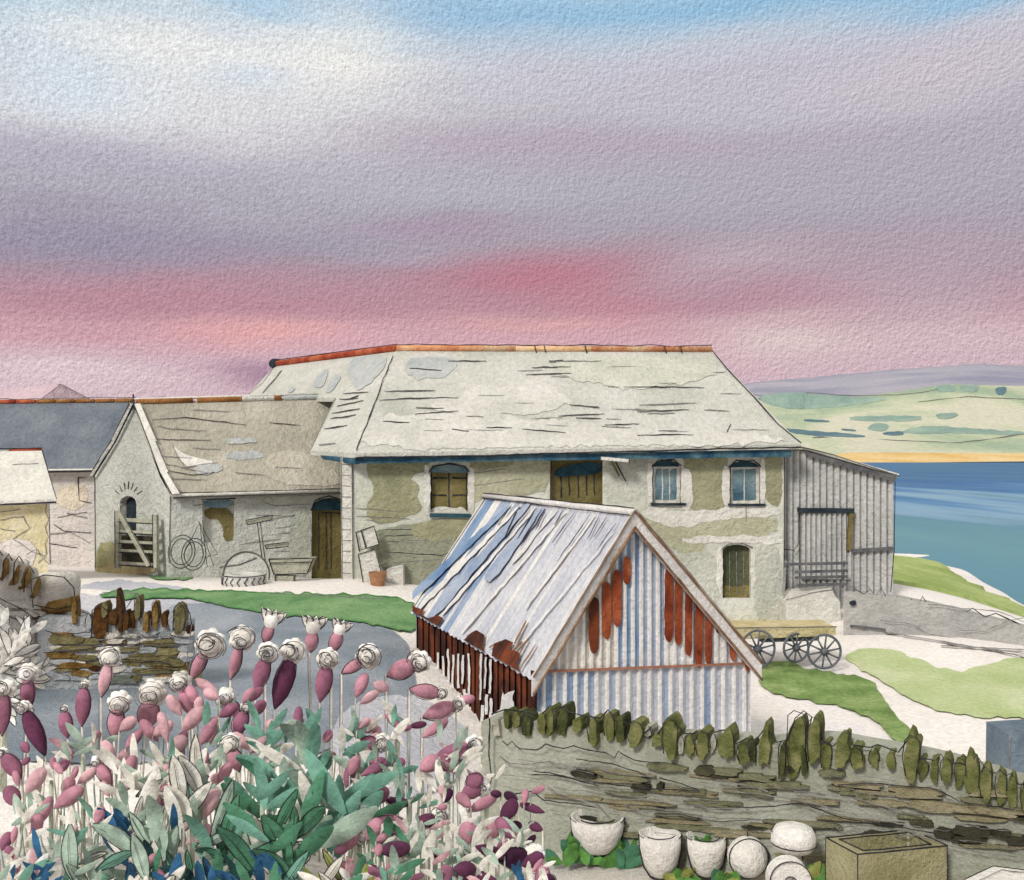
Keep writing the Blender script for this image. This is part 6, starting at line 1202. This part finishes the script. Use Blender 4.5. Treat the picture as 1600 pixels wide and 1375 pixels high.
for i, (cx_, cy, hp_, ms, n, sprd, ink, kind_) in enumerate(CL):
    Y = depth_for(min(cy, 1390)) - .1 + pr_.uniform(-.1, .1); base = P(cx_, cy + 20, Y); gx, gyy = base.x, base.y; g = gz(gx, gyy)
    o = thing('leafy_clump', '%s, %s' % (lw[kind_], where(cx_, cy)), 'plant', (gx, gyy, g), 'leafy clumps under the flowers'); DUP.append((o, cx_)); u = Y / F
    mb = MB(); crown_ = Vector((gx, gyy, max(g, base.z)))
    mb.tube([Vector((gx, gyy, g - .03)), crown_], .014, STG if kind_ != 'dark' else LG, n=6)
    mb.build('stem', o); mb = MB()
    for k in range(int(n * .8)):
        a_ = pr_.uniform(-1.25, 1.25); ln_ = hp_ * .72 * u * pr_.uniform(.45, 1.05); b0 = crown_ + Vector((pr_.uniform(-.35, .35) * sprd * u, pr_.uniform(-.18, .18), pr_.uniform(-.2, .35) * hp_ * u))
        tip = b0 + Vector((math.sin(a_) * ln_, pr_.uniform(-.35, .25) * ln_, math.cos(a_) * ln_)); leaf(mb, b0, tip, ln_ * pr_.uniform(.2, .34), (ms[pr_.randrange(len(ms))] if pr_.random() < .78 else (LW, MP[0] if hp_ < 90 else LS, LS, LW)[k % 4] if kind_ != 'dark' else LB), bend=pr_.uniform(-.1, .2), ink=(1.5 if ink and k % 3 == 0 else 0))
    mb.build('foliage', o)
byl = {}
for o_, x_ in DUP: byl.setdefault(o_['label'], []).append((x_, o_))
for lb_, l_ in byl.items():
    if len(l_) > 1:
        for k, (x_, o_) in enumerate(sorted(l_, key=lambda t: t[0])): o_['label'] = '%s, %s from the left' % (lb_, ('first', 'second', 'third', 'fourth', 'fifth', 'sixth')[min(k, 5)])
# low leaves round the bowls
for px, py, Y, ms, n, sz, lb in [(900, 1345, 10.5, [LM, LG, LM], 26, 50, 'bright green leaves spilling under the leftmost stone bowl'), (978, 1345, 10.5, [LG, LM], 22, 50, 'dark green leaves between the first and second stone bowls'), (1100, 1318, 10.05, [LM, LM], 16, 20, 'small green leaves growing in the third tub'), (1070, 1375, 10, [LM, LO], 14, 30, 'yellow-green leaves at the foot of the second tub'), (1135, 1385, 9.8, [LM, LO, LG], 16, 34, 'green leaves below the round stone ball'), (1276, 1378, 9.3, [LM, LO], 16, 40, 'yellow-green leaves against the left side of the trough')]:
    c = P(px, py, Y); u = Y / F; o = thing('leafy_plant', lb, 'plant', (c.x, c.y, c.z - .02), 'low green plants among the stone pots'); mb = MB()
    for k in range(n):
        a_ = pr_.uniform(-1.5, 1.5); ln_ = sz * u * pr_.uniform(.5, 1); b0 = c + Vector((pr_.uniform(-.5, .5) * sz * u, pr_.uniform(-.1, .1), -.02)); leaf(mb, b0, b0 + Vector((math.sin(a_) * ln_, pr_.uniform(-.4, .2) * ln_, abs(math.cos(a_)) * ln_)), ln_ * .5, ms[k % len(ms)])
    mb.build('foliage', o)
# pale shrub at left edge
Y = 12.5; c = P(4, 1045, Y); u = Y / F; o = thing('pale_shrub', 'large pale shrub of long pencilled leaves at left edge below the high wall', 'shrub', (c.x, c.y, ground_z(c.x, c.y))); mb = MB()
mb.tube([Vector((c.x, c.y, ground_z(c.x, c.y) - .1)), c], .05, STG, n=7); mb.build('trunk', o); mb = MB()
LP = leafmat('shrub_leaf', (232, 228, 220)); LP2 = leafmat('shrub_leaf_grey', (214, 214, 210))
for k in range(130):
    a_ = pr_.uniform(-3.1, 3.1); r_ = pr_.random() ** .6; b0 = c + Vector((math.sin(a_) * r_ * 48 * u, pr_.uniform(-.4, .4), math.cos(a_) * r_ * 72 * u)); ln_ = pr_.uniform(24, 46) * u; a2 = a_ * .6 + pr_.uniform(-.7, .7)
    leaf(mb, b0, b0 + Vector((math.sin(a2) * ln_, pr_.uniform(-.5, .2) * ln_, math.cos(a2) * ln_ * .9)), ln_ * .3, LP if k % 3 else LP2, ink=(1.2 if k % 2 == 0 else 0))
mb.build('foliage', o)
